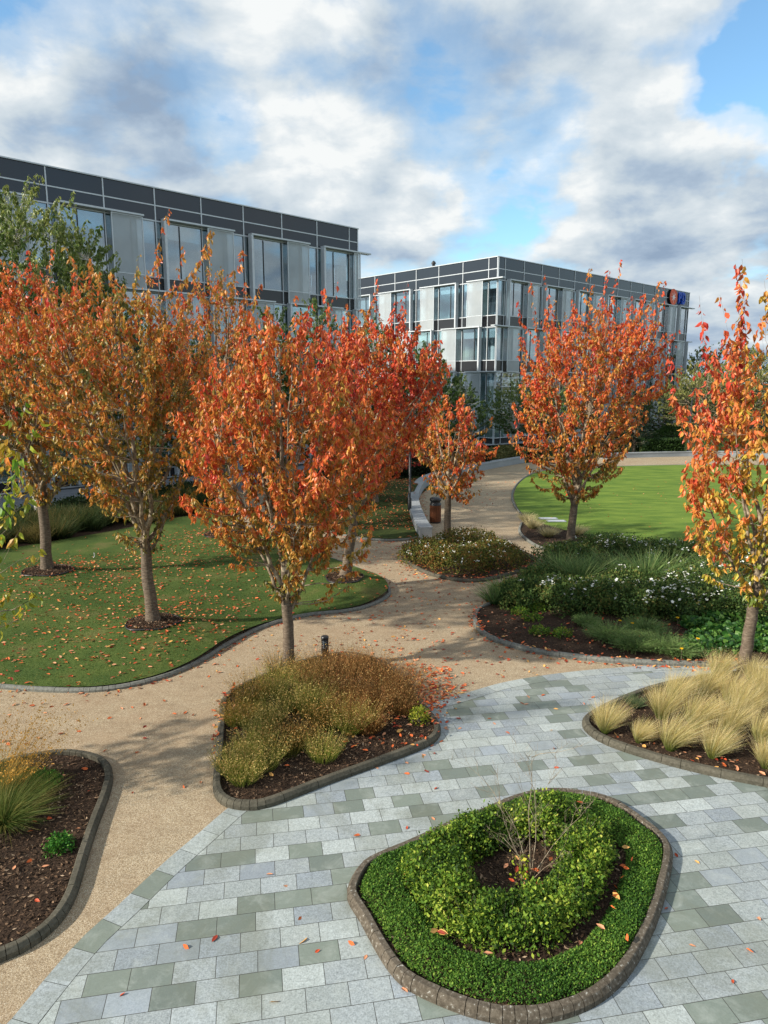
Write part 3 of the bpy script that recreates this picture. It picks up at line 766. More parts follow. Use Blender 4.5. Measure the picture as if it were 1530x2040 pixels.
# ================================================================== BUILDINGS
def storey_part(root, A, d, nrm, s0, s1, w0, w1, z0, z1, name, mat, mb=None):
    """box between s0..s1 along the face, w0..w1 outward"""
    m_ = mb or MB()
    def fr(V): return np.stack([A[0] + d[0] * V[:, 0] + nrm[0] * V[:, 1], A[1] + d[1] * V[:, 0] + nrm[1] * V[:, 1], V[:, 2]], 1)
    m_.box((s0, w0, z0), (s1, w1, z1), fr)
    if mb is None: return m_.build(name, M[mat], root)
def facade(root, A, d, nrm, Lf, mull, sd, levels, zs_par, louver=False, interior_skip=()):
    """levels: list of (z_glass_bottom, z_glass_top, z_spandrel_bottom, [fin positions]); sd = direction from fin to screen"""
    B = lambda *a, **k: storey_part(root, A, d, nrm, *a, **k)
    zt, zm, zb = zs_par
    # parapet
    pn, pm = MB(), MB()
    ms = [0.0] + [m for m in mull if 0 < m < Lf] + [Lf]
    for a, b in zip(ms[:-1], ms[1:]):
        for z0, z1 in ((zb + .06, zm - .035), (zm + .035, zt - .07)):
            storey_part(root, A, d, nrm, a + .04, b - .04, 0, .05, z0, z1, '', '', pn)
    pn.build('parapet_panel', M['panel'], root)
    for a in ms:
        storey_part(root, A, d, nrm, a - .035, a + .035, 0, .10, zb, zt - .07, '', '', pm)
    storey_part(root, A, d, nrm, 0, Lf, 0, .085, zm - .035, zm + .035, '', '', pm)
    storey_part(root, A, d, nrm, 0, Lf, 0, .09, zb - .02, zb + .06, '', '', pm)
    storey_part(root, A, d, nrm, -.06, Lf + .06, -.3, .14, zt - .07, zt, '', '', pm)
    pm.build('parapet_trim', M['alu'], root)
    for li, (zg0, zg1, zs, fins) in enumerate(levels):
        # windows from mullion to mullion; thin dark dividers
        edges = [m for m in ms]
        for a, b in zip(edges[:-1], edges[1:]):
            if b - a < .3: continue
            mb = MB(); k = 2 if b - a > 1.8 else 1
            cuts = np.linspace(a, b, k + 1)
            for c in cuts[1:-1]: storey_part(root, A, d, nrm, c - .03, c + .03, -.02, .05, zg0 + .07, zg1 - .05, '', '', mb)
            storey_part(root, A, d, nrm, a + .005, a + .045, -.02, .045, zg0, zg1, '', '', mb)
            storey_part(root, A, d, nrm, b - .045, b - .005, -.02, .045, zg0, zg1, '', '', mb)
            wn = mb.build('window', M['black'], root)
            g = MB(); storey_part(root, A, d, nrm, a + .045, b - .045, .0, .012, zg0, zg1, '', '', g); g.build('pane', M['glass'], wn)
            if random.random() < .8:
                bl = MB(); hh = random.choice((.7, .9, .9, 1.3)); storey_part(root, A, d, nrm, a + .08, b - .08, -.14, -.12, zg1 - hh, zg1 - .02, '', '', bl); bl.build('blind', M['blind'], wn)
            if random.random() < .35:
                cu = MB(); x = a + .1
                while x < b - .35 and x < a + 1.0:
                    storey_part(root, A, d, nrm, x, x + .09, -.32, -.22, zg0, zg1 - .1, '', '', cu); x += .14
                cu.build('curtain', M['curtain'], wn)
        tr = MB()
        storey_part(root, A, d, nrm, 0, Lf, -.0, .09, zg0 - .04, zg0 + .03, '', '', tr)
        for a in ms: storey_part(root, A, d, nrm, a - .03, a + .03, 0, .098, zs + .02, zg1, '', '', tr)
        storey_part(root, A, d, nrm, 0, Lf, 0, .092, zs - .06, zs + .02, '', '', tr)
        tr.build('transom', M['alu'], root)
        sp = MB()
        for a, b in zip(ms[:-1], ms[1:]): storey_part(root, A, d, nrm, a + .035, b - .035, 0, .04, zs + .02, zg0 - .04, '', '', sp)
        sp.build('spandrel', M['spandrel'], root)
        for fi in fins:
            def iv(a, b):
                p, q = fi + sd * a, fi + sd * b; p, q = min(p, q), max(p, q)
                return max(p, -1.0), min(q, Lf + .9)
            a, b = iv(0, .16)
            if 0 <= fi <= Lf and b > a: B(a, b, .10, .52, zs + .12, zg1 + .1, 'window_fin', 'alu')
            a, b = iv(0, 5.05)
            if b - a > .3: B(a, b, .10, .56, zg1 + .1, zg1 + .2, 'window_hood', 'alu')
            a, b = iv(3.05, 5.0); a, b = max(a, 0.05), min(b, Lf - .02)
            if b - a > .5:
                f = MB()
                for x0, x1, z0, z1 in ((a, a + .06, zs + .03, zg1 + .08), (b - .06, b, zs + .03, zg1 + .08), (a + .06, b - .06, zs + .03, zs + .09), (a + .06, b - .06, zg1 + .02, zg1 + .08), (a + .06, b - .06, zg0 - .02, zg0 + .03)):
                    storey_part(root, A, d, nrm, x0, x1, .40, .46, z0, z1, '', '', f)
                so = f.build('sun_screen', M['alu'], root)
                g = MB(); storey_part(root, A, d, nrm, a + .06, b - .06, .425, .435, zs + .09, zg1 + .02, '', '', g); g.build('screen_mesh', M['screen'], so)
def shell(root, A, dirs, Ls, zt, slabs, deep=3.6):
    """A corner; dirs two along-face directions; the closed core, floor slabs, ceilings and roof of a block"""
    d0, d1 = dirs; L0, L1 = Ls
    def fr(V): return np.stack([A[0] + d0[0] * V[:, 0] + d1[0] * V[:, 1], A[1] + d0[1] * V[:, 0] + d1[1] * V[:, 1], V[:, 2]], 1)
    c = MB(); c.box((deep, deep, -.2), (L0 - deep, L1 - deep, zt - 1.2), fr); c.build('core', M['inside'], root)
    r_ = MB(); r_.box((.03, .03, zt - 1.2), (L0 - .03, L1 - .03, zt - .25), fr); r_.build('roof', M['roof'], root)
    f = MB()
    for z in slabs: f.box((.03, .03, z - .5), (L0 - .03, L1 - .03, z - .1), fr)
    f.build('ceiling', M['ceiling'], root)
    f = MB()
    for z in slabs + [0.0]: f.box((.04, .04, z - .099), (L0 - .04, L1 - .04, z + .1), fr)
    f.build('floor', M['darkroom'], root)
    for x in np.arange(1.6, L0 - 1, 6.4):
        cl = MB(); p = fr(np.array([[x, 1.5, 0.0]]))[0]; cl.lathe([(.3, 0), (.3, zt - 1.2)], (p[0], p[1], 0), 14); cl.build('column', M['ceiling'], root, True)
    for y in np.arange(4.8, min(L1, 30), 6.4):
        cl = MB(); p = fr(np.array([[1.5, y, 0.0]]))[0]; cl.lathe([(.3, 0), (.3, zt - 1.2)], (p[0], p[1], 0), 14); cl.build('column', M['ceiling'], root, True)
ZT = 17.9
# --- right building
A1 = G(993, 510, ZT); R1 = G(1373, 583, ZT); dR = unit(R1 - A1); dW = np.array([-dR[1], dR[0]])
LR_, LW_ = 40.85, 42.0
zc = lambda y: zat(A1, y)
lv = [zc(534.8), zc(557.6), zc(627.2), zc(650.3), zc(717.3), zc(741)]
br = empty('office_building', (*A1, 0), 'distant grey glass office block with an orange and blue sign on its roof edge', 'building')
mR = [1.0 + 3.02 * i for i in range(14)]; mW = [1.05 + 3.24 * i for i in range(13)]
fr_levels = [(lv[2], lv[1] - .03, lv[3], [1.25 + 6.04 * i for i in range(7)]), (lv[4], lv[3] - .1, lv[5], [-1.8 + 6.04 * i for i in range(8)])]
fw_levels = [(lv[2], lv[1] - .03, lv[3], [-1.6 + 6.4 * i for i in range(7)]), (lv[4], lv[3] - .1, lv[5], [1.7 + 6.4 * i for i in range(7)])]
gz = lv[5] - .1
fr_levels.append((.75, gz, .12, [4.3 + 6.04 * i for i in range(1, 6)])); fw_levels.append((.75, gz, .12, [-1.6 + 6.4 * i for i in range(7)]))
nR = np.array([dR[1], -dR[0]]); nW = -dR
facade(br, A1, dR, nR, LR_, mR, 1, fr_levels, (ZT, lv[0], lv[1]))
facade(br, A1, dW, nW, LW_, mW, 1, fw_levels, (ZT, lv[0], lv[1]))
shell(br, A1, (dR, dW), (LR_, LW_), ZT, [lv[3] + .35, lv[5] + .35])
for k in range(9):
    z = gz - .5 - k * .42
    storey_part(br, A1, dR, nR, .6, 7.2, .12, .3, z, z + .07, 'louvre', 'alu')
def fr_end(A, d, nrm, Lf, L2, root, zt):
    b = MB(); storey_part(root, A + d * Lf, nrm * -1, d, 0, L2, -.02, .05, 0, zt - .08, '', '', b); b.build('end_wall', M['panel'], root)
fr_end(A1, dR, nR, LR_, LW_, br, ZT)
# roof plant seen above the parapet
for x, y, h in ((838, 533, .9), (862, 531, .35)):
    u = G(x, y, ZT) - dW * 0; p = A1 + dW * float(np.dot(u - A1, dW)) + dR * 1.5
    b = MB(); b.lathe([(.16, ZT - .3), (.16, ZT + h * .6), (.26, ZT + h * .62), (.2, ZT + h * .85), (.03, ZT + h)], (p[0], p[1], 0), 12); b.build('roof_vent', M['black'], br)
# sign
def face_u(A, d, nrm, x, z, w=.2):
    lo, hi = 0, 60
    for _ in range(50):
        m_ = (lo + hi) / 2; q = A + d * m_ + nrm * w; Yc = q[1] * CP - (z - CH) * SP
        if 765 + F * q[0] / Yc < x: lo = m_
        else: hi = m_
    return lo
uc = face_u(A1, dR, nR, 1340.5, 16.7); pc = A1 + dR * uc
zc_ = zat(pc, 592); 
sign = empty('roof_sign', (*(pc + nR * .1), zc_), 'rooftop sign with an orange disc and two blue letters on the distant roof edge', 'sign')
def on_face(P2, w):       # (s, z) pairs to world
    P2 = np.asarray(P2, float); q = pc[None] + dR[None] * P2[:, :1] + nR[None] * w
    return np.hstack([q, zc_ + P2[:, 1:2]])
def face_prism(name, pts, w0, w1, mat, parent):
    n = len(pts); V = np.vstack([on_face(pts, w0), on_face(pts, w1)])
    fs = [tuple(range(n, 2 * n)), tuple(range(n))[::-1]] + [(i, (i + 1) % n, n + (i + 1) % n, n + i) for i in range(n)]
    return mesh_obj(name, V, fs, M[mat], parent)
rd = .98
circ = [(rd * 1.05 * math.cos(a), rd * math.sin(a)) for a in np.linspace(0, 2 * math.pi, 40, endpoint=False)]
face_prism('sign_box', [(x * 1.03, z * 1.03) for x, z in circ], .12, .26, 'black', sign)
disc = face_prism('disc', circ, .263, .30, 'orange', sign)
star = []
for i in range(24):
    a = math.pi / 2 + i * math.pi / 12; r_ = (.74 if i % 3 == 0 else .22) 
    star.append((r_ * math.cos(a), r_ * math.sin(a) - .02))
face_prism('sunburst', star, .303, .32, 'white', disc)
for ch, px0, px1 in (('B', 1350.2, 1356.2), ('D', 1357.2, 1363)):
    cu = bpy.data.curves.new('letter', 'FONT'); cu.body = ch; cu.extrude = .08; cu.offset = .035
    to = bpy.data.objects.new('letter', cu); COL.objects.link(to)
    dg = bpy.context.evaluated_depsgraph_get(); me = bpy.data.meshes.new_from_object(to.evaluated_get(dg))
    co = np.array([v.co[:] for v in me.vertices]); fs = [tuple(p.vertices) for p in me.polygons]
    bpy.data.objects.remove(to); bpy.data.curves.remove(cu)
    co -= co.min(0); co /= np.array([co[:, 0].max(), co[:, 1].max(), 1])
    u0 = face_u(A1, dR, nR, px0, 16.7) - uc; u1 = face_u(A1, dR, nR, px1, 16.7) - uc
    P2 = np.stack([u0 + co[:, 0] * (u1 - u0), -.76 + co[:, 1] * 1.5], 1)
    V = on_face(P2, .22); V[:, :2] += nR[None] * co[:, 2:3] * 1.0
    mesh_obj('letter', V, fs, M['blue'], sign)
# --- left building
zl = lambda y: zat(A0, y)
ll = [zl(483.7), zl(508.5), zl(596.4), zl(620)]
bl_ = empty('office_building', (*A0, 0), 'near left office block with dark roof panels and tall glass above the autumn trees', 'building')
mL = [.88 + 3.18 * i for i in range(14)]
LLL = 42.0
stz = lv[3] - lv[5]
l_levels = [(ll[2], ll[1] - .02, ll[3], [3.75 + 6.35 * i for i in range(8)]), (ll[3] - stz + (ll[2] - ll[3]), ll[3] - .1, ll[3] - stz, [.6 + 6.35 * i for i in range(8)]), (.75, ll[3] - stz - .1, .12, [3.75 + 6.35 * i for i in range(8)])]
facade(bl_, A0, dL, nL, LLL, mL, -1, l_levels, (ZT, ll[0], ll[1]))
dB = -nL
facade(bl_, A0, dB, -dL, 18.0, [1.05 + 3.2 * i for i in range(6)], 1, [(ll[2], ll[1] - .02, ll[3], [5.0, 11.4]), (ll[3] - stz + (ll[2] - ll[3]), ll[3] - .1, ll[3] - stz, [2.0, 8.4]), (.75, ll[3] - stz - .1, .12, [5.0])], (ZT, ll[0], ll[1]))
shell(bl_, A0, (dL, dB), (LLL, 18.0), ZT, [ll[3] + .35, ll[3] - stz + .35])
print('buildings', time.time() - T0)
# ================================================================== TREES
def ht(b, y): return float(zat(b, y))
def b3(b, z=.0): return (float(b[0]), float(b[1]), float(z))
def ex(b, x, y, dy=0.0):
    """offset from tree base b of the point seen at pixel x, y, at the tree's own distance"""
    Y = b[1] + dy; z = float(zat(np.array([0, Y]), y)); Yc = Y * CP - (z - CH) * SP
    return ((x - 765) / F * Yc - b[0], dy, z - (b[2] if len(b) > 2 else 0))
GA = 'autumn cherry trees of the garden'
TE = G(578, 1347); TG = G(890, 1086); TH = G(1130, 1104); TI = G(1479, 1356)
def scale_m(b, px): return px * math.hypot(*b[:2]) / F

pE = [(0, .2), (.12, .65), (.3, 1.5), (.5, 1.95), (.68, 1.75), (.85, 1.1), (1, .3)]
eE = b3(TE)
tree('cherry_tree', 'orange and amber leafed tree rising from the rust-coloured grass bed in the middle', GA, b3(TE), ht(TE, 640), 1.7, pE, .125, 16500,
     lambda th, P, q, u: .20 + .24 * th ** 1.3 + .17 * q + .08 * (P[:, 0] > .3) * th, 11, .13, 600, nlimb=15, density_low=.8, limb_lo=-.04, limb_hi=.4,
     extra=[ex(eE, x, y, d) for x, y, d in ((400, 800, .2), (378, 850, -.3), (395, 905, .2), (430, 760, 0), (655, 625, .3), (600, 655, 0), (520, 730, -.2), (705, 700, .2), (745, 960, -.3), (735, 1060, -.4), (725, 1090, -.5), (700, 1140, -.2), (690, 1170, -.2), (650, 1190, .1), (760, 900, 0), (750, 840, .2), (640, 680, .1), (430, 960, 0), (460, 1020, -.2), (735, 1020, -.4), (720, 1110, -.3))])
pA = [(0, .3), (.12, .9), (.35, 2.0), (.62, 2.5), (.85, 1.9), (1, .6)]
tree('cherry_tree', 'red-orange tree at the far left of the leaf-strewn lawn, in a mulch ring', GA, b3(TA, .30), ht(TA, 545) - .3, 2.0, pA, .17, 18000,
     lambda th, P, q, u: .20 + .36 * th ** 1.3 + .05 * q, 12, .14, 600, density_low=.14, limb_hi=.3, nlimb=15)
eB = (*TB, .42)
pB = [(0, .3), (.12, .75), (.35, 1.75), (.6, 2.3), (.82, 1.8), (1, .5)]
tree('cherry_tree', 'olive and orange tree on the nearest lawn mound with a round mulch ring', GA, b3(TB, .42), ht(TB, 560) - .42, 1.75, pB, .15, 18500,
     lambda th, P, q, u: .10 + .28 * th + .08 * q + .12 * (u - .5), 13, .13, 660, density_low=.10, nlimb=17, limb_hi=.3, lean=(-.5, 0),
     extra=[ex(eB, x, y, d) for x, y, d in ((312, 500, .3), (400, 520, 0), (415, 500, -.2), (478, 530, .2), (300, 560, 0), (500, 620, .1), (200, 640, 0), (160, 560, .2), (520, 800, .1), (350, 560, 0), (460, 570, 0))])
pC = [(0, .4), (.2, 1.5), (.5, 2.3), (.75, 2.0), (1, .5)]
tree('cherry_tree', 'orange tree at the back of the left lawn, half hidden behind the nearer crowns', GA, b3(TC, .2), ht(TC, 545) - .2, 2.3, pC, .19, 12000,
     lambda th, P, q, u: .26 + .16 * th + .06 * q, 14, .13, 340, density_low=.5)
eD = (*TD, .38)
pD = [(0, .3), (.15, 1.1), (.4, 2.0), (.62, 2.35), (.82, 1.9), (1, .5)]
tree('cherry_tree', 'bright red tree on the small mound at the right tip of the left lawn', GA, b3(TD, .38), ht(TD, 645) - .38, 2.1, pD, .15, 20000,
     lambda th, P, q, u: .50 + .13 * th + .04 * q, 15, .135, 600, nlimb=16, density_low=.8, lean=(1.1, 0),
     extra=[ex(eD, x, y, d) for x, y, d in ((652, 610, 0), (600, 640, .3), (690, 640, .2), (730, 640, 0), (775, 650, -.3), (800, 640, 0), (830, 670, .2), (860, 700, 0), (872, 735, .3), (868, 770, 0), (870, 800, 0), (850, 830, -.2), (800, 760, 0), (820, 800, 0), (840, 740, .2), (560, 660, 0), (745, 600, 0), (795, 620, .3), (760, 700, .3), (790, 720, -.3), (815, 700, .3))])
TF = G(748, 1000, .4)
tree('maple_tree', 'dark crimson tree on the leaf-covered bank beyond the seat wall', 'deep red trees', b3(TF, .4), ht(TF, 790) - .4, 1.5, [(0, .9), (.2, 2.4), (.5, 3.0), (.8, 2.4), (1, .8)], .14, 9000,
     lambda th, P, q, u: .88 + .05 * th, 16, .14, 380)
eG = b3(TG)
tree('cherry_tree', 'small thin-leaved orange tree in the island bed beside the litter bin', GA, b3(TG), ht(TG, 800), 1.95, [(0, .45), (.2, 1.2), (.45, 1.6), (.7, 1.45), (1, .6)], .14, 3400,
     lambda th, P, q, u: .36 + .12 * th + .06 * q + .04 * np.sign(P[:, 0]), 17, .16, 230, nlimb=12, wide=.7,
     extra=[ex(eG, x, y, d) for x, y, d in ((950, 985, 0), (930, 1000, -.1), (935, 990, .1), (915, 990, .1), (985, 905, 0), (990, 895, 0), (830, 900, 0), (975, 850, 0))])
eH = b3(TH)
tree('cherry_tree', 'tall vase-shaped orange-red tree at the edge of the round lawn', GA, b3(TH), ht(TH, 640), 1.75, [(0, .3), (.1, .8), (.2, 1.35), (.4, 1.85), (.65, 2.05), (.88, 2.1), (1, 1.2)], .16, 18500,
     lambda th, P, q, u: .24 + .27 * th ** .7 + .08 * q - .10 * (P[:, 0] > .6) * (th < .3), 18, .14, 620, nlimb=17, lean=(.55, 0), spike=.7, wide=.3,
     extra=[ex(eH, x, y, d) for x, y, d in ((1037, 640, 0), (1065, 625, .3), (1095, 605, 0), (1090, 640, -.3), (1162, 590, 0), (1172, 600, .3), (1200, 590, 0), (1195, 620, 0), (1222, 595, .3), (1215, 620, 0), (1278, 610, 0), (1268, 640, 0), (1308, 590, 0), (1308, 615, 0), (1305, 650, 0), (1290, 670, 0), (1298, 690, 0), (1322, 690, 0), (1315, 710, 0), (1340, 710, .2), (1325, 740, .2), (1310, 760, .2), (1350, 765, 0), (1325, 775, 0), (1290, 790, 0), (1020, 885, 0), (1035, 900, 0), (1035, 835, 0), (1050, 850, 0), (1195, 945, -.2), (1215, 935, -.2), (1190, 980, -.2), (1060, 960, 0), (1235, 800, 0), (1255, 780, 0), (1280, 720, 0))])
eI = b3(TI)
tree('cherry_tree', 'peach and yellow-green leafed tree standing in the blond grasses at the right edge', GA, b3(TI), ht(TI, 625), 1.75, [(0, .35), (.12, .9), (.3, 1.3), (.55, 1.45), (.8, 1.2), (1, .5)], .125, 7600,
     lambda th, P, q, u: .13 + .34 * th ** .8 + .12 * q + .08 * (P[:, 0] < -.5), 19, .15, 330, nlimb=12, lean=(.35, 0), spike=.8,
     pal=[(104, 124, 44), (164, 158, 56), (206, 166, 66), (214, 136, 70), (212, 104, 66), (200, 68, 50), (150, 34, 34)],
     extra=[ex(eI, x, y, d) for x, y, d in ((1350, 830, 0), (1345, 800, .1), (1385, 790, 0), (1400, 720, 0), (1405, 700, .2), (1450, 660, 0), (1450, 700, 0), (1485, 640, 0), (1485, 600, 0), (1480, 580, 0), (1370, 880, 0), (1360, 860, 0), (1380, 940, .2), (1395, 960, 0), (1420, 1000, -.2), (1375, 1070, -.3), (1390, 1085, -.3), (1400, 1075, -.3), (1420, 1080, -.3), (1415, 1110, -.3), (1440, 1100, -.2), (1430, 750, 0), (1440, 820, 0), (1410, 850, 0), (1530, 620, .1))])
# tree just outside the left edge; its twigs reach into view
TJ = np.array([-7.2, 9.6])
tree('cherry_tree', 'green and yellow twigs of a tree hanging in at the left edge', GA, b3(TJ), 5.6, 1.6, [(0, .6), (.2, 1.6), (.45, 2.1), (.7, 1.5), (1, .4)], .10, 1700,
     lambda th, P, q, u: .10 + .16 * th + .22 * (u > .8), 20, .15, 220, pal=[(100, 140, 40), (160, 164, 50), (204, 158, 52), (214, 116, 46), (206, 78, 44)], droop=.7,
     extra=[ex(b3(TJ), x, y, d) for x, y, d in ((40, 860, .2), (60, 880, 0), (20, 850, 0), (10, 900, 0), (70, 870, .3), (15, 1000, 0), (40, 990, 0), (55, 1005, .2), (10, 1060, 0), (25, 1080, 0), (5, 1120, 0), (5, 950, 0), (30, 930, 0))])

# ---- green trees
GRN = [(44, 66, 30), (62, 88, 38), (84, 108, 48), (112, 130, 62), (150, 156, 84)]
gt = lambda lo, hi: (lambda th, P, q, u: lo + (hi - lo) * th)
def green(name, label, px, py, ytop, rpx, n, seed, size=.11, lo=.3, hi=.65, bark='birch', h0f=.28, pal=GRN, tr=.16, nt=330, prof=None, zb=0.0, group='green trees around the offices', dY=None, droop=.9):
    b = G(px, py, zb) if dY is None else np.array([(px - 765) / F * dY, dY])
    H = ht(b, ytop) - zb; r = scale_m(b, rpx)
    prof = prof or [(0, .35 * r), (.2, .85 * r), (.45, r), (.7, .8 * r), (.9, .45 * r), (1, .15 * r)]
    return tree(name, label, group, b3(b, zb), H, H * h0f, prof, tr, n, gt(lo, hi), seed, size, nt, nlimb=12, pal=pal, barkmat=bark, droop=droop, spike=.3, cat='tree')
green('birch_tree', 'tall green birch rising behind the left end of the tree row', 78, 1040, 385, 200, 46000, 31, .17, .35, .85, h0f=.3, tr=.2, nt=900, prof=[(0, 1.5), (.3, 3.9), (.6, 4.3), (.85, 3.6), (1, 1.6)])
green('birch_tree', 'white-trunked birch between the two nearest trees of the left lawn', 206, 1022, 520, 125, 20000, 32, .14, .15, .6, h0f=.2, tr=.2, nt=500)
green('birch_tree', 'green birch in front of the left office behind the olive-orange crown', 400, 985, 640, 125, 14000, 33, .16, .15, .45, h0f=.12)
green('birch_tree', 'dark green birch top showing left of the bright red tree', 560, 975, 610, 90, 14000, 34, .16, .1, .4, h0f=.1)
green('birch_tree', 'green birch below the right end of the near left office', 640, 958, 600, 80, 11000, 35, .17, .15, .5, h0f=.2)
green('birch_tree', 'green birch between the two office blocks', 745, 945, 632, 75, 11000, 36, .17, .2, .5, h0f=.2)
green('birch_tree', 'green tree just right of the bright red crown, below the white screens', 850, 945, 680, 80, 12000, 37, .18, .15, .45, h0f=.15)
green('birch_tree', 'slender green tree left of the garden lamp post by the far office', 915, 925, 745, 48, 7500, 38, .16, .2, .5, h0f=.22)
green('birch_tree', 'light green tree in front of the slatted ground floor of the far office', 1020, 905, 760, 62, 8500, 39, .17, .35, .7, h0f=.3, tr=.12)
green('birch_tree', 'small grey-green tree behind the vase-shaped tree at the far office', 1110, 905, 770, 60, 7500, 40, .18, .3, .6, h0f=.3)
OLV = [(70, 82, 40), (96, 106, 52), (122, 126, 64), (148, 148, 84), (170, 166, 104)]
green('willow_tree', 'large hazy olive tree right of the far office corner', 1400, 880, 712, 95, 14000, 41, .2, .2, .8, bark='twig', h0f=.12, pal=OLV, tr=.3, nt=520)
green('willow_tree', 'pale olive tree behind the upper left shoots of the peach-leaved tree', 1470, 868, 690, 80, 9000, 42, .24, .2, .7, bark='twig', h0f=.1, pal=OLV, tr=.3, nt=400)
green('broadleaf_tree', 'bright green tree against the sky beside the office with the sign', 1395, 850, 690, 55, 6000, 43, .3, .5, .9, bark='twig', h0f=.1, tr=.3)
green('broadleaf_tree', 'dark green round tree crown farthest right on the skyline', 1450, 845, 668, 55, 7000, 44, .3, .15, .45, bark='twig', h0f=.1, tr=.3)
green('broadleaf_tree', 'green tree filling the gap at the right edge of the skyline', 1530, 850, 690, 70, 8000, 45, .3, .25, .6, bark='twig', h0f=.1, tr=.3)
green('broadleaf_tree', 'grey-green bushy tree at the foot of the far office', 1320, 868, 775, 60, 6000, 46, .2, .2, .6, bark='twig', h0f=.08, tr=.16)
# conifers
def pine(label, px, py, ytop, rpx, n, seed):
    b = G(px, py, .1); H = ht(b, ytop); r = scale_m(b, rpx); rr = np.random.default_rng(seed)
    root = empty('pine_tree', b3(b, .1), label, 'tree', 'dark pines by the far office')
    V, Fq = tube_arr(np.array([[b[0], b[1], z] for z in np.linspace(-.05, H * .95, 6)]), np.linspace(.16, .02, 6), 8)
    mesh_obj('trunk', V, Fq, M['bark'], root, None, True)
    nb = 90; a = rr.uniform(0, 6.28, nb); z0 = rr.uniform(.12, .96, nb) * H; ln = r * (1.05 - z0 / H) * rr.uniform(.7, 1.15, nb)
    d = np.stack([np.cos(a), np.sin(a), rr.uniform(-.05, .35, nb)], 1)
    p0 = np.stack([np.full(nb, b[0]), np.full(nb, b[1]), z0], 1); ts = np.linspace(0, 1, 4)
    P = p0[:, None] + d[:, None] * ln[:, None, None] * ts[None, :, None]; P[:, -1, 2] += .1
    Vb, Fb = tubes_many(P, np.tile(np.linspace(.03, .006, 4), (nb, 1)), 4)
    mesh_obj('branch', Vb, Fb, M['bark'], root, None, True)
    i = rr.integers(0, nb, n); t = rr.uniform(.15, 1.02, n)[:, None]
    B = p0[i] + d[i] * ln[i][:, None] * t + rr.normal(0, .09, (n, 3))
    A = d[i] * .6 + rr.normal(0, .7, (n, 3)); L = rr.uniform(.1, .24, n)
    Vn, Fn = quad_leaf(B, A, rr.normal(size=(n, 3)), L, L * .12)
    C = np.repeat(pal_pick([(14, 30, 18), (26, 46, 26), (44, 66, 36)], rr.uniform(0, 1, n)), 4, 0)
    mesh_obj('crown', Vn, Fn, M['leaf'], root, {'col': C})
pine('dark pine right of the vase-shaped tree in front of the far office', 1262, 905, 770, 42, 9000, 51)
pine('lower dark pine behind the right side of the vase-shaped tree', 1222, 900, 800, 34, 6000, 52)
print('trees', time.time() - T0)

# mulch rings under the lawn trees
def chips(name, pts, z, label, parent=None, size=.05, r=rng):
    n = len(pts)
    B = np.stack([pts[:, 0], pts[:, 1], z + r.uniform(.0, .025, n)], 1)
    A = r.normal(size=(n, 3)); A[:, 2] *= .35
    Nn = np.array([0, 0, 1.0]) + r.normal(0, .5, (n, 3)); L = size * r.uniform(.4, 1.6, n)
    V, Fc = quad_leaf(B, A, Nn, L, L * r.uniform(.10, .24, n))
    C = pal_pick([(32, 26, 21), (60, 47, 37), (92, 72, 56), (132, 108, 86), (186, 164, 138)], r.beta(1.6, 2.2, n))
    o = mesh_obj(name, V, Fc, M['chip'], parent, {'col': np.repeat(C, 4, 0)})
    if parent is None: tag(o, label, 'wood chips', None, 'stuff')
    return o
for c, rr_, lab in ((TB, .62, 'round mulch ring with a dark edge at the foot of the olive-orange tree'), (TA, .75, 'mulch ring round the trunk at the far left of the lawn'), (TC, .75, 'mulch ring round the trunk at the back of the lawn'), (TD, .6, 'mulch ring on the small mound at the lawn tip')):
    z0 = float(h_lawn(c[0], c[1])) + .0
    root = empty('mulch_ring', (c[0], c[1], z0), lab, 'mulch ring', 'mulch rings round the lawn trees')
    k = 40; th = np.linspace(0, 2 * math.pi, k, endpoint=False)
    wob = rr_ * (1 + .06 * np.sin(2 * th + c[0]) + .04 * np.sin(5 * th))
    ring = np.stack([c[0] + wob * np.cos(th), c[1] + wob * np.sin(th)], 1); zr = h_lawn(ring[:, 0], ring[:, 1])
    V = [(c[0], c[1], z0 + .05)]; Fs = []
    for f in (.5, 1.0):
        q = c + (ring - c) * f
        V += [(a, b_, float(h_lawn(a, b_)) + (.045 if f < 1 else .02)) for a, b_ in q]
    for i in range(k):
        j = (i + 1) % k; Fs += [(0, 1 + i, 1 + j), (1 + i, 1 + k + i, 1 + k + j, 1 + j)]
    mesh_obj('mulch', np.array(V), Fs, M['soil'], root, None, True)
    P = np.stack([ring[:, 0], ring[:, 1], zr + .02], 1); P = np.vstack([P, P[:1]])
    V, Fq = tube_arr(P, np.full(k + 1, .022), 6); mesh_obj('edging', V, Fq, M['black'], root, None, True)
    a = rng.uniform(0, 6.28, 1500); q = np.sqrt(rng.uniform(0.01, 1, 1500)) * rr_ * .97
    pts = np.stack([c[0] + q * np.cos(a), c[1] + q * np.sin(a)], 1)
    chips('wood_chip', pts, h_lawn(pts[:, 0], pts[:, 1]) + .04, None, root, .055)['kind'] = 'stuff'
def bed_chips(P, dens, label, size=.05):
    Pi = inset(P, .14); X = scatter(Pi, int(abs(area(Pi)) * dens))
    chips('wood_chip', X, h_soil(X[:, 0], X[:, 1]), label, None, size)
def clip_view(P, xmax=12): return P[(P[:, 0] < xmax)]
bed_chips(PC, 900, 'dark wood chips over the soil of the rust-coloured grass bed')
bed_chips(ccw(PLF), 850, 'brown wood chips covering the left foreground bed')
X = scatter(inset(PR, .2), 16000); X = X[(X[:, 0] < 11)]; chips('wood_chip', X, h_soil(X[:, 0], X[:, 1]), 'brown wood chips at the front of the rose bed', None, .06)
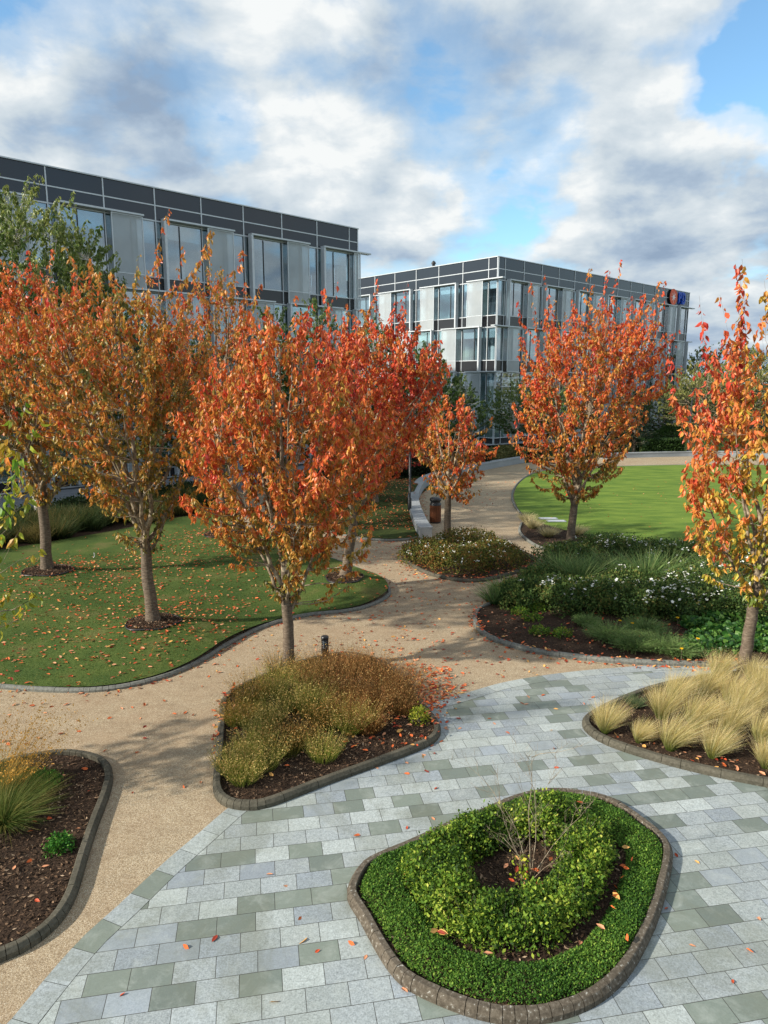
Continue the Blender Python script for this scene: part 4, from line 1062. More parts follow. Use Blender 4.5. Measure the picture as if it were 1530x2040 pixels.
X = scatter(inset(PS, .14), 12000); X = X[(X[:, 0] < 9.5)]; chips('wood_chip', X, h_soil(X[:, 0], X[:, 1]), 'wood chips under the blond grasses')
bed_chips(PI_, 700, 'reddish brown wood chips inside the green island bed')

# ================================================================== PLANTS
# blond feather grasses
ST_B = [(78, 108, 38), (112, 130, 50)]; ST_T = [(222, 206, 140), (240, 226, 180), (206, 170, 108), (166, 168, 92)]
stipa = [(1205, 1458, .50, .13, 'blond grass tuft farthest left in the right bed'), (1272, 1478, .34, .09, 'smallest blond grass tuft, by the kerb of the right bed'),
         (1335, 1492, .55, .16, 'blond tuft right of the smallest one along the kerb'), (1420, 1508, .48, .14, 'yellow-green tuft low against the kerb of the right bed'),
         (1318, 1430, .55, .18, 'large blond tuft in the middle left of the right bed'), (1385, 1448, .58, .20, 'broad blond tuft leaning right in the middle of the right bed'),
         (1450, 1460, .55, .18, 'blond tuft right of the broad leaning one'), (1515, 1478, .5, .15, 'blond tuft above the corner tuft at the right edge'),
         (1525, 1530, .42, .12, 'tawny corner tuft at the right edge of the photo'), (1345, 1395, .5, .17, 'blond tuft left of the right tree trunk'),
         (1405, 1385, .55, .18, 'blond tuft close to the left side of the right tree trunk'), (1455, 1400, .55, .18, 'blond tuft in front of the right tree trunk'),
         (1525, 1395, .6, .2, 'blond tuft right of the right tree trunk'), (1430, 1350, .5, .16, 'pale tuft behind the right tree trunk on its left'),
         (1500, 1360, .5, .16, 'pale tuft directly behind the right tree trunk'), (1560, 1440, .55, .2, 'blond tuft cut by the right edge halfway down the bed'),
         (1580, 1370, .55, .2, 'blond tuft cut by the right edge at the back of the bed'), (1480, 1425, .55, .18, 'blond tuft just below the right tree trunk')]
for x, y, h, r_, lab in stipa:
    p = G(x, y, .06)
    tuft('feather_grass', (p[0], p[1], .05), 'blond feather grass: ' + lab if False else lab, 'grass', 'blond grass tufts in the right bed', n=1500, h=h * 1.3, gp=1.25, rad=r_ * .46, splay=.42, lean=(.34 + .16 * math.sin(x), .08 + .08 * math.cos(x), -.04), droop=.14, w=.0020, pal_b=ST_B, pal_t=ST_T)
p = G(1265, 1408, .06)
tuft('grass_tuft', (p[0], p[1], .05), 'small blue-green grass tuft behind the leftmost blond tuft', 'grass', None, n=420, h=.3, rad=.08, splay=.7, droop=.2, w=.003, pal_b=[(50, 74, 50), (60, 84, 60)], pal_t=[(96, 120, 80), (130, 140, 100)])
for x, y, s, lab in ((1062, 1052, .6, 'pale grass tuft at the corner of the round lawn nearest the path'), (1092, 1068, .55, 'pale grass tuft by the kerb left of the vase-shaped tree'), (1150, 1064, .5, 'pale grass tuft behind the trunk of the vase-shaped tree'), (1048, 1038, .5, 'small pale tuft where path and round lawn meet')):
    p = G(x, y, .06); tuft('feather_grass', (p[0], p[1], .05), lab, 'grass', 'pale tufts by the round lawn', n=600, h=s, rad=.16, splay=.75, lean=(.1, 0, 0), droop=.25, w=.005, pal_b=[(120, 124, 66), (140, 134, 80)], pal_t=[(206, 192, 142), (222, 208, 164)])
# rust-coloured grasses of the centre bed
RB = [(70, 84, 34), (96, 92, 40), (96, 66, 36)]
kinds = {'r': ([(130, 96, 56), (154, 112, 64), (140, 118, 66)], [(158, 116, 70), (188, 146, 90), (140, 84, 52), (182, 160, 106)]),
         'g': ([(110, 122, 52), (142, 142, 66), (164, 148, 84)], [(168, 150, 90), (190, 166, 104), (148, 112, 66)]),
         'o': ([(128, 116, 52), (150, 124, 60)], [(186, 150, 84), (160, 112, 60), (192, 164, 108)])}
cbed = [(500, 1405, .55, 'o', 'tan grass clump at the left back corner of the middle bed'), (545, 1385, .6, 'g', 'olive grass clump just left of the trunk in the middle bed'), (600, 1362, .6, 'o', 'tan grass clump right behind the trunk of the middle tree'),
        (650, 1345, .6, 'r', 'rusty clump at the far edge beside the black bollard light'), (700, 1340, .6, 'r', 'rusty clump at the far edge right of the bollard light'), (745, 1352, .55, 'r', 'rusty clump at the far right corner of the middle bed'),
        (795, 1388, .55, 'r', 'red-brown clump near the right tip of the middle bed'), (640, 1388, .6, 'r', 'red-brown clump in the centre of the middle bed'), (700, 1390, .6, 'r', 'brown clump right of centre in the middle bed'),
        (750, 1410, .55, 'r', 'dark rust clump with bare stems in the middle bed'), (590, 1412, .5, 'g', 'green-based clump in front of the trunk'), (540, 1440, .5, 'g', 'pale olive clump left of the bare mulch patch'),
        (650, 1450, .5, 'o', 'straw clump over the dark mulch in the middle bed'), (700, 1455, .5, 'g', 'olive clump leaning to the right in the middle bed'), (600, 1478, .4, 'o', 'low straw clump in the hollow of the middle bed'),
        (500, 1500, .5, 'g', 'green and tan clump along the left kerb of the middle bed'), (460, 1535, .45, 'g', 'bright green-based clump spilling over the left kerb'), (485, 1555, .36, 'g', 'low tuft near the front left corner of the middle bed'),
        (645, 1510, .32, 'g', 'arching green tuft over the dark mulch'), (560, 1345, .5, 'o', 'thin straw clump left of the trunk at the far kerb'), (800, 1420, .45, 'r', 'thin rusty stems behind the yellow-green sprig'), (690, 1425, .5, 'r', 'thick rusty clump between the two olive clumps'),
        (520, 1465, .5, 'g', 'olive clump between the left kerb and the pale olive clump'), (575, 1500, .42, 'o', 'straw clump in front of the bare hollow'), (475, 1440, .5, 'o', 'tan clump against the upper left kerb'), (735, 1455, .5, 'r', 'russet clump over the mulch right of the centre'), (770, 1370, .55, 'r', 'rusty clump at the far kerb left of the right tip'), (620, 1425, .5, 'g', 'olive clump a little right of the trunk foot'), (525, 1530, .4, 'g', 'low olive clump near the front kerb on the left')]
for x, y, h, k, lab in cbed:
    p = G(x, y, .06)
    ct, cf = kinds[k]
    pb = [(84, 104, 40), (110, 120, 50)] if k != 'r' else [(100, 84, 42), (110, 66, 36)]
    kk = float(rng.uniform(.72, 1.2)); pb = [tuple(v * kk for v in c_) for c_ in pb]; ct = [tuple(min(235, v * kk * 1.05) for v in c_) for c_ in ct]
    cf = [tuple(min(240, v * 1.12) for v in c_) for c_ in cf]
    tuft('grass_clump', (p[0], p[1], .05), lab, 'grass', 'clumps in the rust-coloured middle bed', n=480, h=h * float(rng.uniform(.9, 1.6)), rad=.2, splay=.55, lean=(float(rng.normal(.05, .1)), float(rng.normal(0, .08)), 0), droop=.08, w=.0026, pal_b=pb, pal_t=ct, flecks=620, fpal=cf, fsize=.026)
p = G(835, 1440, .06)
bush('sprig', (p[0], p[1], .05), .16, .14, .30, 420, .04, [(96, 120, 36), (150, 160, 50), (190, 180, 70)], 'yellow-green leafy sprig at the right tip of the middle bed', 'plant')
# left foreground bed
for x, y, h, n_, lab in ((10, 1640, .75, 1500, 'big arching grass clump with a green base at the left edge'), (-40, 1580, .8, 900, 'tall grass clump cut by the left edge'), (30, 1600, .6, 700, 'thin green grass behind the big arching clump')):
    p = G(x, y, .06)
    tuft('grass_clump', (p[0], p[1], .05), lab, 'grass', 'green grasses of the left foreground bed', n=int(n_ * 1.2), h=h * .95, rad=.15, splay=.85, lean=(.06, .05, 0), droop=.4, w=.003, pal_b=[(42, 74, 32), (58, 92, 38)], pal_t=[(84, 112, 48), (116, 130, 62), (168, 150, 86)], gp=1.1)
p = G(5, 1590, .06)
tuft('tall_grass', (p[0], p[1], .05), 'fine golden flower stems waving above the green clump at the left edge', 'grass', n=170, h=1.35, rad=.2, splay=.45, lean=(.16, .1, 0), droop=.1, w=.0016, pal_b=[(150, 130, 70)], pal_t=[(206, 160, 76)], flecks=900, fpal=[(200, 150, 66), (216, 172, 90)], fsize=.02) if False else \
tuft('tall_grass', (p[0], p[1], .05), 'fine golden flower stems waving above the green clump at the left edge', 'grass', None, n=260, h=1.45, rad=.2, splay=.5, lean=(.2, .14, 0), droop=.1, w=.0024, pal_b=[(120, 116, 60), (150, 130, 70)], pal_t=[(196, 156, 76), (206, 166, 90)], flecks=2200, fpal=[(206, 150, 60), (222, 172, 84)], fsize=.026)
GP = [(30, 70, 26), (46, 98, 34), (74, 130, 44), (110, 156, 58)]
for x, y, r_, h, lab in ((92, 1562, .19, .17, 'bright green leafy mound at the top of the left foreground bed'), (120, 1690, .15, .17, 'round green leafy plant on the mulch of the left foreground bed'), (60, 1552, .13, .13, 'small bright green plant half under the grass at the left')):
    p = G(x, y, .06); bush('leafy_plant', (p[0], p[1], .05), r_, r_, h, 900, .036, GP, lab, 'plant', 'green plants of the left foreground bed')
# island: clipped ring of ground cover, hedge ring, bare shrub
ci = PI_.mean(0)
def ring_pts(n, lo, hi, c=None, r=rng):
    """points between two scaled copies of the island outline; returns points and 0..1 across the ring"""
    c = ci if c is None else c
    th = r.uniform(0, .99999, n) * len(PI_); i = th.astype(int); f = (th - i)[:, None]
    q = PI_[i] * (1 - f) + PI_[(i + 1) % len(PI_)] * f
    t = np.sqrt(r.uniform(lo ** 2, hi ** 2, n)); return c + (q - ci) * t[:, None], (t - lo) / (hi - lo), th
n = 52000; X, t, th = ring_pts(n, .675, .925)
z = .07 + .095 * np.sqrt(np.clip(1 - (2 * t - 1) ** 4, 0, 1)) * rng.uniform(.72, 1.06, n) + .02 * np.sin(X[:, 0] * 9) * np.cos(X[:, 1] * 8)
B = np.stack([X[:, 0], X[:, 1], z], 1); A = rng.normal(size=(n, 3)) + np.array([0, 0, .25]); L = rng.uniform(.018, .036, n)
V, Fc = quad_leaf(B, A, np.array([0, 0, 1.0]) + rng.normal(0, .5, (n, 3)), L, L * .3)
C = np.repeat(pal_pick([(40, 72, 28), (66, 104, 38), (98, 136, 50), (142, 168, 70)], np.clip(rng.normal(.45, .22, n) + .12 * np.sin(X[:, 0] * 3 + X[:, 1] * 2), 0, 1)), 4, 0)
tag(mesh_obj('ground_cover', V, Fc, M['foliage'], None, {'col': C}), 'clipped bright green carpet ringing the inside of the island kerb', 'ground cover', None, 'stuff')
ci2 = ci + np.array([-.09, .10])
root = empty('hedge', (ci2[0], ci2[1], .05), 'loose green horseshoe hedge inside the island bed', 'hedge')
n = 62000; X, t, th = ring_pts(n, .31, .65, ci2)
hm = .30 + .05 * np.sin(th * .35) + .05 * np.sin(th * .9 + 1)
z = .06 + hm * (np.clip(1 - (2 * t - 1) ** 4, 0, 1) ** .5) * (1 - .5 * rng.uniform(0, 1, n) ** 1.6) + .085 * (np.sin(X[:, 0] * 7 + 1.2 * np.sin(X[:, 1] * 5)) * np.cos(X[:, 1] * 8) + .5 * np.sin(X[:, 0] * 19 + 1) * np.sin(X[:, 1] * 17)) + .05 * (rng.uniform(0, 1, n) > .93) * rng.uniform(0, 2.2, n)
B = np.stack([X[:, 0], X[:, 1], np.maximum(z, .07)], 1) + rng.normal(0, .042, (n, 3)); A = rng.normal(size=(n, 3)) + np.array([0, 0, .5]); L = rng.uniform(.018, .062, n)
V, Fc = quad_leaf(B, A, np.array([0, 0, 1.0]) + rng.normal(0, .6, (n, 3)), L, L * .3)
C = np.repeat(pal_pick([(44, 68, 26), (70, 102, 34), (104, 136, 44), (150, 170, 60), (190, 194, 90)], np.clip(rng.normal(.38, .26, n) + .18 * np.sin(X[:, 0] * 5 + 1) * np.cos(X[:, 1] * 4), 0, 1)), 4, 0)
mesh_obj('foliage', V, Fc, M['foliage'], root, {'col': C})
k = 500; X, t, th = ring_pts(k, .38, .6, ci2); P0 = np.stack([X[:, 0], X[:, 1], np.full(k, .04)], 1); P2 = P0 + np.stack([rng.normal(0, .07, k), rng.normal(0, .07, k), rng.uniform(.2, .46, k)], 1)
Vs, Fs = tubes_many(np.stack([P0, (P0 + P2) / 2 + rng.normal(0, .02, (k, 3)), P2], 1), np.tile(np.array([.004, .003, .0012]), (k, 1)), 3)
mesh_obj('stem', Vs, Fs, M['twig'], root)
# bare shrub
p = G(1058, 1752, .06); root = empty('bare_shrub', (p[0], p[1], .05), 'leafless branching shrub in the middle of the island bed', 'shrub')
def shoots(b0, specs, r, depth=0, acc=None):
    for (d, L, rad) in specs:
        pts = [np.array(b0)]; dd = np.array(d, float)
        for s_ in range(5):
            dd = unit(dd + r.normal(0, .10, 3) + np.array([0, 0, .03])); pts.append(pts[-1] + dd * L / 5)
        acc.append((np.array(pts), np.linspace(rad, rad * .3, 6)))
        if depth < 3 and L > .12:
            for _ in range(4 if depth < 2 else 3):
                j = r.integers(1, 6); nd = unit(dd + r.normal(0, .55, 3) + np.array([0, 0, .25])); shoots(pts[j], [(nd, L * r.uniform(.35, .55), max(rad * .5, .0014))], r, depth + 1, acc)
rr = np.random.default_rng(5); acc = []
shoots((p[0], p[1], .04), [((-.02, .0, 1), 1.75, .009), ((-.62, .1, .95), 1.25, .007), ((.40, .1, 1), .95, .006), ((.06, -.1, 1), 1.3, .006), ((.75, 0, .8), .65, .005), ((-.3, .2, 1), 1.1, .006)], rr, 0, acc)
Vs, Fs = tubes_many(np.array([a for a, _ in acc]), np.array([b for _, b in acc]), 5)
mesh_obj('branch', Vs, Fs, M['twig'], root, None, True)
q = p + np.array([-.12, -.02]); bush('sprig', (q[0], q[1], .05), .07, .07, .38, 75, .05, [(120, 150, 40), (170, 186, 60), (196, 190, 70)], 'yellow-leaved sprig beside the bare shrub stems', 'plant', None, flat=1.0)

# bed of the small orange tree: low rose mound
RG = [(50, 60, 28), (74, 86, 36), (102, 108, 48), (130, 110, 56), (146, 90, 52)]
for x, y, rx, ry, h, lab in ((850, 1112, .95, 1.3, .62, 'bronze-green rose bush at the left end of the island bed by the bin'), (915, 1128, 1.1, 1.2, .66, 'bronze-green rose bush right of the small orange tree trunk'), (985, 1118, 1.1, 1.3, .62, 'bronze-green rose bush at the right end of the island bed by the bin'), (930, 1090, 1.3, 1.3, .62, 'bronze-green rose bush at the back of the island bed by the bin')):
    p = G(x, y, .06); bush('rose_bush', (p[0], p[1], .05), rx, ry, h, 5200, .06, RG, lab, 'shrub', 'low rose bushes of the island bed by the bin', 34, .04, lump=.14)
# rose bed on the right
RD = [(38, 58, 30), (58, 82, 40), (82, 108, 54), (112, 132, 68), (142, 132, 74)]
roses = [(1040, 1200, .75, .7, .6, 8, 'rose bush with few flowers at the left tip of the rose bed'), (1110, 1205, .95, .8, .75, 26, 'dark green rose bush, second from the left in the front row'), (1185, 1213, .95, .8, .78, 34, 'white-flowered rose bush in the middle of the front row'),
         (1262, 1218, .95, .8, .80, 42, 'heavily white-flowered rose bush right of the middle of the front row'), (1340, 1220, 1.0, .8, .82, 60, 'rose bush with the thickest white clusters in the front row'), (1420, 1222, 1.0, .8, .8, 40, 'rose bush just left of the peach-leaved tree trunk'),
         (1520, 1228, 1.1, .8, .8, 40, 'rose bush at the right edge behind the peach-leaved tree trunk'), (1130, 1118, 1.0, .9, .6, 14, 'rose bush at the foot of the vase-shaped tree'), (1210, 1108, 1.3, .9, .75, 60, 'small-flowered rose bush on the lawn edge right of the vase-shaped tree'),
         (1290, 1118, 1.2, .9, .7, 46, 'small-flowered rose bush in the middle of the lawn edge'), (1365, 1122, 1.2, .9, .72, 50, 'small-flowered rose bush at the right of the lawn edge'), (1450, 1150, 1.3, 1.0, .7, 50, 'rose bush behind the low branch of the peach-leaved tree'), (1560, 1160, 1.4, 1.0, .7, 30, 'rose bush cut by the right edge behind the trunk'), (1390, 1170, 1.0, .8, .75, 50, 'rose bush between the strappy grass and the right tree'), (1245, 1178, .8, .8, .7, 26, 'rose bush in the middle between the two flowering rows'), (1080, 1172, .8, .8, .6, 8, 'rose bush just below the left side of the vase-shaped tree'), (1360, 1190, .8, .8, .75, 30, 'rose bush behind the thickest white clusters')]
for x, y, rx, ry, h, fl, lab in roses:
    p = G(x, y, .06); bush('rose_bush', (p[0], p[1], .05), rx, ry, h, 6500, .062, RD, lab, 'shrub', 'white rose bushes of the right bed', int(fl * .55), .07 if y > 1180 else .055, lump=.38)
SG = [(54, 88, 48), (72, 108, 56)]; SGT = [(100, 138, 76), (142, 168, 100), (72, 106, 66), (166, 174, 112)]
for x, y, h, n_, lab in ((1115, 1160, .6, 520, 'strappy green clump below the vase-shaped tree, on the left'), (1155, 1168, .65, 520, 'strappy green clump below the vase-shaped tree, on the right'), (1190, 1160, .6, 420, 'strappy green clump left of the roses on the slope'), (1285, 1165, .7, 520, 'tall strappy clump between the two flowering rows'), (1325, 1162, .65, 460, 'tall strappy clump right of its twin between the flowering rows'), (1440, 1185, .6, 380, 'strappy clump left of the right tree trunk'), (1010, 1192, .4, 420, 'low grassy clump at the left tip of the rose bed'), (985, 1200, .34, 300, 'smallest grassy clump at the left tip of the rose bed'), (1230, 1150, .55, 380, 'strappy clump behind the middle of the front rose row')):
    p = G(x, y, .06); tuft('daylily_clump', (p[0], p[1], .05), lab, 'plant', 'strappy green clumps of the rose bed', n=int(n_ * 1.1), h=h * 1.9, rad=.2, splay=.62, droop=.30, w=.010, pal_b=SG, pal_t=SGT)
for x, y, r_, h, lab in ((1215, 1272, .36, .34, 'grey-green ferny clump, leftmost of the low front row'), (1262, 1290, .36, .32, 'grey-green ferny clump, second of the low front row'), (1312, 1292, .38, .34, 'ferny clump with a yellow flower at its foot'), (1350, 1302, .34, .32, 'ferny clump beside the large-leaved patch'), (1170, 1243, .22, .2, 'small dark clump above the bare mulch of the rose bed'), (1285, 1258, .34, .3, 'ferny clump behind the low front row')):
    p = G(x, y, .06)
    tuft('ferny_clump', (p[0], p[1], .05), lab, 'plant', 'low ferny clumps at the front of the rose bed', n=1100, h=h * 1.5, rad=r_ * .6, splay=1.0, droop=.4, w=.006, pal_b=[(44, 66, 38), (56, 80, 44)], pal_t=[(104, 130, 78), (140, 160, 98)], flecks=700, fpal=[(74, 106, 54), (110, 136, 72)], fsize=.04)
for i, (x, y, lab) in enumerate(((1060, 1235, 'tiny yellow-green sprout left on the bare mulch'), (1036, 1222, 'tiny green sprout nearest the left kerb tip'), (1075, 1262, 'yellowish sprout in the middle of the bare mulch'), (1120, 1265, 'tiny green sprout right on the bare mulch'), (1070, 1215, 'tiny sprout at the foot of the leftmost rose'))):
    p = G(x, y, .06); bush('sprout', (p[0], p[1], .05), .24, .2, .16, 420, .045, [(54, 96, 34), (96, 130, 44), (150, 160, 56)], lab, 'plant', 'small sprouts on the bare mulch')
# large-leaved patch
broot_pts = [(1385, 1250), (1420, 1240), (1460, 1236), (1500, 1240), (1395, 1275), (1430, 1268), (1470, 1262), (1510, 1268), (1405, 1300), (1440, 1296), (1480, 1290), (1525, 1296), (1385, 1300), (1550, 1262)]
for i, (x, y) in enumerate(broot_pts):
    p = G(x, y, .06); m_ = 230; aa = rng.uniform(0, 6.28, m_); qq = .34 * np.sqrt(rng.uniform(0, 1, m_))
    P0 = np.stack([p[0] + qq * np.cos(aa), p[1] + qq * np.sin(aa), rng.uniform(.08, .22, m_) + .1 * (1 - qq * 2.5)], 1)
    A = rng.normal(size=(m_, 3)); A[:, 2] = rng.uniform(.1, .7, m_); L = rng.uniform(.09, .17, m_)
    V, Fc = leaf_arr(P0, A, L, L * .42, .1, .1)
    C = np.repeat(pal_pick([(36, 74, 32), (50, 94, 40), (78, 122, 52), (112, 148, 68)], rng.uniform(0, 1, m_)), 7, 0)
    o = mesh_obj('large_leaved_plant', V, Fc, M['leaf'], None, {'col': C}, False, (p[0], p[1], .05))
    tag(o, 'glossy large-leaved green plant in the patch left of and behind the right tree trunk', 'plant', 'large-leaved patch by the right trunk')
# yellow flowers
for x, y, lab in ((1235, 1238, 'yellow flower above the leftmost ferny clump'), (1260, 1243, 'yellow flower right of the leftmost one'), (1350, 1232, 'yellow flower at the rear edge of the ferny clumps'), (1358, 1294, 'yellow flower low at the front by the large leaves'), (1390, 1274, 'yellow flower on the edge of the large-leaved patch'), (1262, 1176, 'yellow flower among the white roses')):
    p = G(x, y, .35); root = empty('yellow_flower', (p[0], p[1], .05), lab, 'flower', 'yellow flowers of the rose bed')
    V, Fc = tubes_many(np.array([[[p[0], p[1], .05], [p[0] + .01, p[1], .2], [p[0], p[1], .36]]]), np.array([[.004, .003, .003]]), 4)
    mesh_obj('stem', V, Fc, M['twig'], root)
    m_ = 14; A = np.stack([np.cos(np.arange(m_) * .9), np.sin(np.arange(m_) * .9), np.full(m_, .5)], 1)
    V, Fc = leaf_arr(np.tile([p[0], p[1], .36], (m_, 1)), A, np.full(m_, .05), np.full(m_, .014), .1, .1)
    mesh_obj('petal', V, Fc, M['litter'], root, {'col': np.tile(lin((236, 190, 20)), (len(V), 1))})
# dark grass strip behind the left lawn
SP_ = ccw(pix([(-120, 1112), (0, 1096), (150, 1072), (300, 1043), (390, 1022), (440, 1020), (455, 1003), (420, 990), (330, 1004), (200, 1036), (80, 1050), (0, 1062), (-120, 1078)]))
X = scatter(SP_, 125)
names = ['half-shaded tawny grass clump in the strip behind the left lawn', 'dark green clump in the strip behind the left lawn']
for i, q in enumerate(X):
    tw = i % 3 == 0
    tuft('strip_grass', (q[0], q[1], .04), names[0 if tw else 1], 'grass', 'tawny clumps of the strip behind the lawn' if tw else 'dark green clumps of the strip behind the lawn', n=320, h=float(rng.uniform(.85, 1.25)), rad=.34, splay=.55, droop=.25, w=.008, pal_b=[(36, 48, 24), (50, 60, 30)], pal_t=[(96, 96, 52), (138, 120, 72)] if tw else [(44, 64, 34), (70, 88, 46)])
for x, y, lab in ((170, 1022, 'dark leafy shrub between the birch trunks by the setts'), (140, 1030, 'dark leafy shrub left of the white birch trunk'), (285, 1008, 'low dark shrub on the sett edge right of the birch trunk'), (330, 1000, 'low dark shrub farther right on the sett edge'), (370, 992, 'dark leafy shrub between the setts and the orange tree at the back'), (40, 1048, 'dark leafy shrub on the sett edge at the far left')):
    p = G(x, y, .06); bush('dark_shrub', (p[0], p[1], .0), .9, .8, .8, 2400, .12, [(20, 36, 20), (32, 50, 26), (48, 66, 32)], lab, 'shrub', 'dark shrubs by the setts')
# bank shrubs and far planting
for x, y, rx, h, pal, lab in ((770, 952, 1.6, 1.3, 0, 'dark shrub on the bank under the crimson tree'), (700, 960, 1.8, 1.4, 0, 'dark shrub at the left of the bank'), (828, 945, 1.3, 1.1, 0, 'dark shrub beside the lamp post on the bank'), (640, 985, 1.8, 1.2, 0, 'dark shrub behind the mound at the lawn tip'),
                               (975, 921, 1.3, .9, 1, 'rounded buff grass mound left of the vase-shaped tree beyond the wall'), (1008, 916, 1.5, 1.0, 1, 'larger buff-green mound beside the vase-shaped tree beyond the wall'), (1040, 912, 1.4, .8, 0, 'dark mound beyond the wall at the vase-shaped tree'), (945, 928, 1.1, .7, 0, 'low dark shrub beyond the seat wall'),
                               (1180, 900, 2.5, 1.2, 0, 'dark shrub behind the trunk line of the vase-shaped tree'), (1480, 896, 3.5, 1.5, 2, 'green shrub beyond the garden wall at the right'), (1560, 896, 3.5, 1.6, 0, 'dark shrub beyond the garden wall at the right edge'), (900, 905, 2.0, 1.2, 0, 'dark shrub by the far office entrance'), (1355, 870, 3.0, 1.2, 2, 'light green shrub behind the clipped hedge')):
    p = G(x, y, .1); pl_ = ([(16, 28, 16), (28, 42, 22), (44, 58, 30)], [(70, 78, 40), (110, 108, 62), (148, 136, 88)], [(40, 66, 30), (66, 94, 42), (96, 120, 58)])[pal]
    bush('round_shrub', (p[0], p[1], .1), rx, rx * .8, h, 3600, .14, pl_, lab, 'shrub', 'shrubs beyond the walls', lump=.12)
# clipped hedge
def hedge_box(label, x0, x1, y, h, dep):
    a, b = G(x0, y, .12), G(x1, y, .12); root = empty('clipped_hedge', (*((a + b) / 2), .1), label, 'hedge')
    n = 9000; t = rng.uniform(0, 1, n); s_ = rng.uniform(0, 1, n); top = rng.uniform(0, 1, n) < .6
    P = a[None] + (b - a)[None] * t[:, None]; P[:, 1] += np.where(top, s_ * dep, 0)
    z = np.where(top, h - .12 * (2 * s_ - 1) ** 4, s_ * h) * (1 + .03 * np.sin(t * 30)) + .1
    B = np.stack([P[:, 0], P[:, 1], z], 1) + rng.normal(0, .04, (n, 3)); L = rng.uniform(.08, .18, n)
    V, Fc = quad_leaf(B, rng.normal(size=(n, 3)), rng.normal(0, .6, (n, 3)) + np.array([0, -.4, .8]), L, L * .4)
    mesh_obj('foliage', V, Fc, M['foliage'], root, {'col': np.repeat(pal_pick([(24, 42, 18), (40, 62, 26), (60, 84, 34)], rng.uniform(0, 1, n)), 4, 0)})
    c = MB(); c.box((a[0], a[1] + .1, .05), (b[0], a[1] + dep - .1, h - .05)); c.build('inner_growth', M['ground'], root)
hedge_box('low clipped dark hedge beyond the garden wall right of the pines', 1278, 1362, 906, 1.25, 2.0)
print('plants', time.time() - T0)

# ================================================================== STREET FURNITURE
def bollard(x, y, h, lab):
    p = G(x, y, .03); root = empty('bollard_light', b3(p), lab, 'bollard light', 'black bollard lights')
    b = MB(); b.lathe([(.085, 0), (.085, h - .30), (.078, h - .295)], b3(p), 24); b.build('post', M['black'], root, False)
    b = MB()
    for k in range(5): b.lathe([(.06, h - .29 + k * .045), (.082, h - .282 + k * .045), (.082, h - .268 + k * .045), (.06, h - .262 + k * .045)], b3(p), 24)
    b.build('louvre', M['black'], root)
    b = MB(); b.lathe([(.05, h - .30), (.05, h - .06)], b3(p), 16); b.build('lamp_glass', M['blind'], root)
    b = MB(); b.lathe([(.086, h - .065), (.088, h - .02), (.075, h), (.001, h + .003)], b3(p), 24); b.build('cap', M['black'], root)
bollard(648, 1326, .72, 'black bollard light standing behind the rust-coloured grasses')
bollard(1464, 1168, 1.0, 'black bollard light half hidden by the low branch of the right tree')
def lamp(x, ybase, ytop, lab, arm=.55, zb=.1, Y=None):
    p = G(x, ybase, zb); H = ht(p, ytop); root = empty('lamp_post', b3(p, 0), lab, 'lamp post', 'dark garden lamp posts')
    b = MB(); b.lathe([(.09, zb - .05), (.09, zb + .5), (.055, zb + .55), (.045, H - .05)], b3(p), 14); b.build('post', M['black'], root, True)
    b = MB(); b.box((p[0] - .06, p[1] - .13, H - .05), (p[0] + arm, p[1] + .13, H + .03)); b.build('lamp_head', M['black'], root)
    b = MB(); b.box((p[0] + .1, p[1] - .1, H - .075), (p[0] + arm - .06, p[1] + .1, H - .052)); b.build('lens', M['blind'], root)
lamp(816, 1014, 800, 'thin dark lamp post on the bank left of the litter bin', zb=.45)
lamp(934, 915, 781, 'dark lamp post in front of the far office', .6)
lamp(1370, 905, 773, 'dark lamp post between the garden wall and the olive trees', .7)
# litter bin
p = G(867, 1041); root = empty('litter_bin', b3(p), 'dark brown slatted litter bin with a black hood beside the seat wall', 'litter bin')
b = MB(); b.lathe([(.24, 0), (.24, .06)], b3(p), 28); b.build('base', M['black'], root)
b = MB()
for k in range(20):
    a = k * math.pi / 10; c_, s_ = math.cos(a), math.sin(a)
    def fr(V, c_=c_, s_=s_): return np.stack([p[0] + V[:, 0] * c_ - V[:, 1] * s_, p[1] + V[:, 0] * s_ + V[:, 1] * c_, V[:, 2]], 1)
    b.box((.232, -.032, .065), (.256, .032, .80), fr)
b.build('timber_slats', M['timber'], root)
b = MB(); b.lathe([(.22, .06), (.22, .82)], b3(p), 24); b.build('liner', M['black'], root)
b = MB(); b.lathe([(.262, .81), (.262, .87), (.22, .875), (.22, 1.0), (.262, 1.005), (.262, 1.06), (.24, 1.11), (.17, 1.15), (.001, 1.165)], b3(p), 28); b.build('hood', M['black'], root, True)
# inspection covers set in the round lawn
for x, y, lab in ((1092, 1033, 'grey inspection cover set in the round lawn, the farther of two'), (1108, 1038, 'grey inspection cover set in the round lawn, the nearer of two')):
    p = G(x, y, .06); root = empty('inspection_cover', b3(p, .06), lab, 'manhole cover', 'covers in the round lawn')
    b = MB(); b.box((p[0] - .42, p[1] - .22, .03), (p[0] + .42, p[1] + .22, .075)); b.build('frame', M['granite'], root)
    b = MB(); b.box((p[0] - .36, p[1] - .16, .072), (p[0] + .36, p[1] + .16, .082)); b.build('lid', M['alu'], root)
p = G(186, 1112, .1); root = empty('lawn_marker', b3(p, .1), 'small white curved marker on the left lawn near the first trunk', 'marker')
V, Fc = tube_arr(np.array([[p[0] + .05 * math.sin(a), p[1], float(h_lawn(p[0], p[1])) + .12 - .1 * math.cos(a)] for a in np.linspace(0, 2.4, 8)]), np.full(8, .012), 6)
mesh_obj('hoop', V, Fc, M['white'], root, None, True)
print('furniture', time.time() - T0)

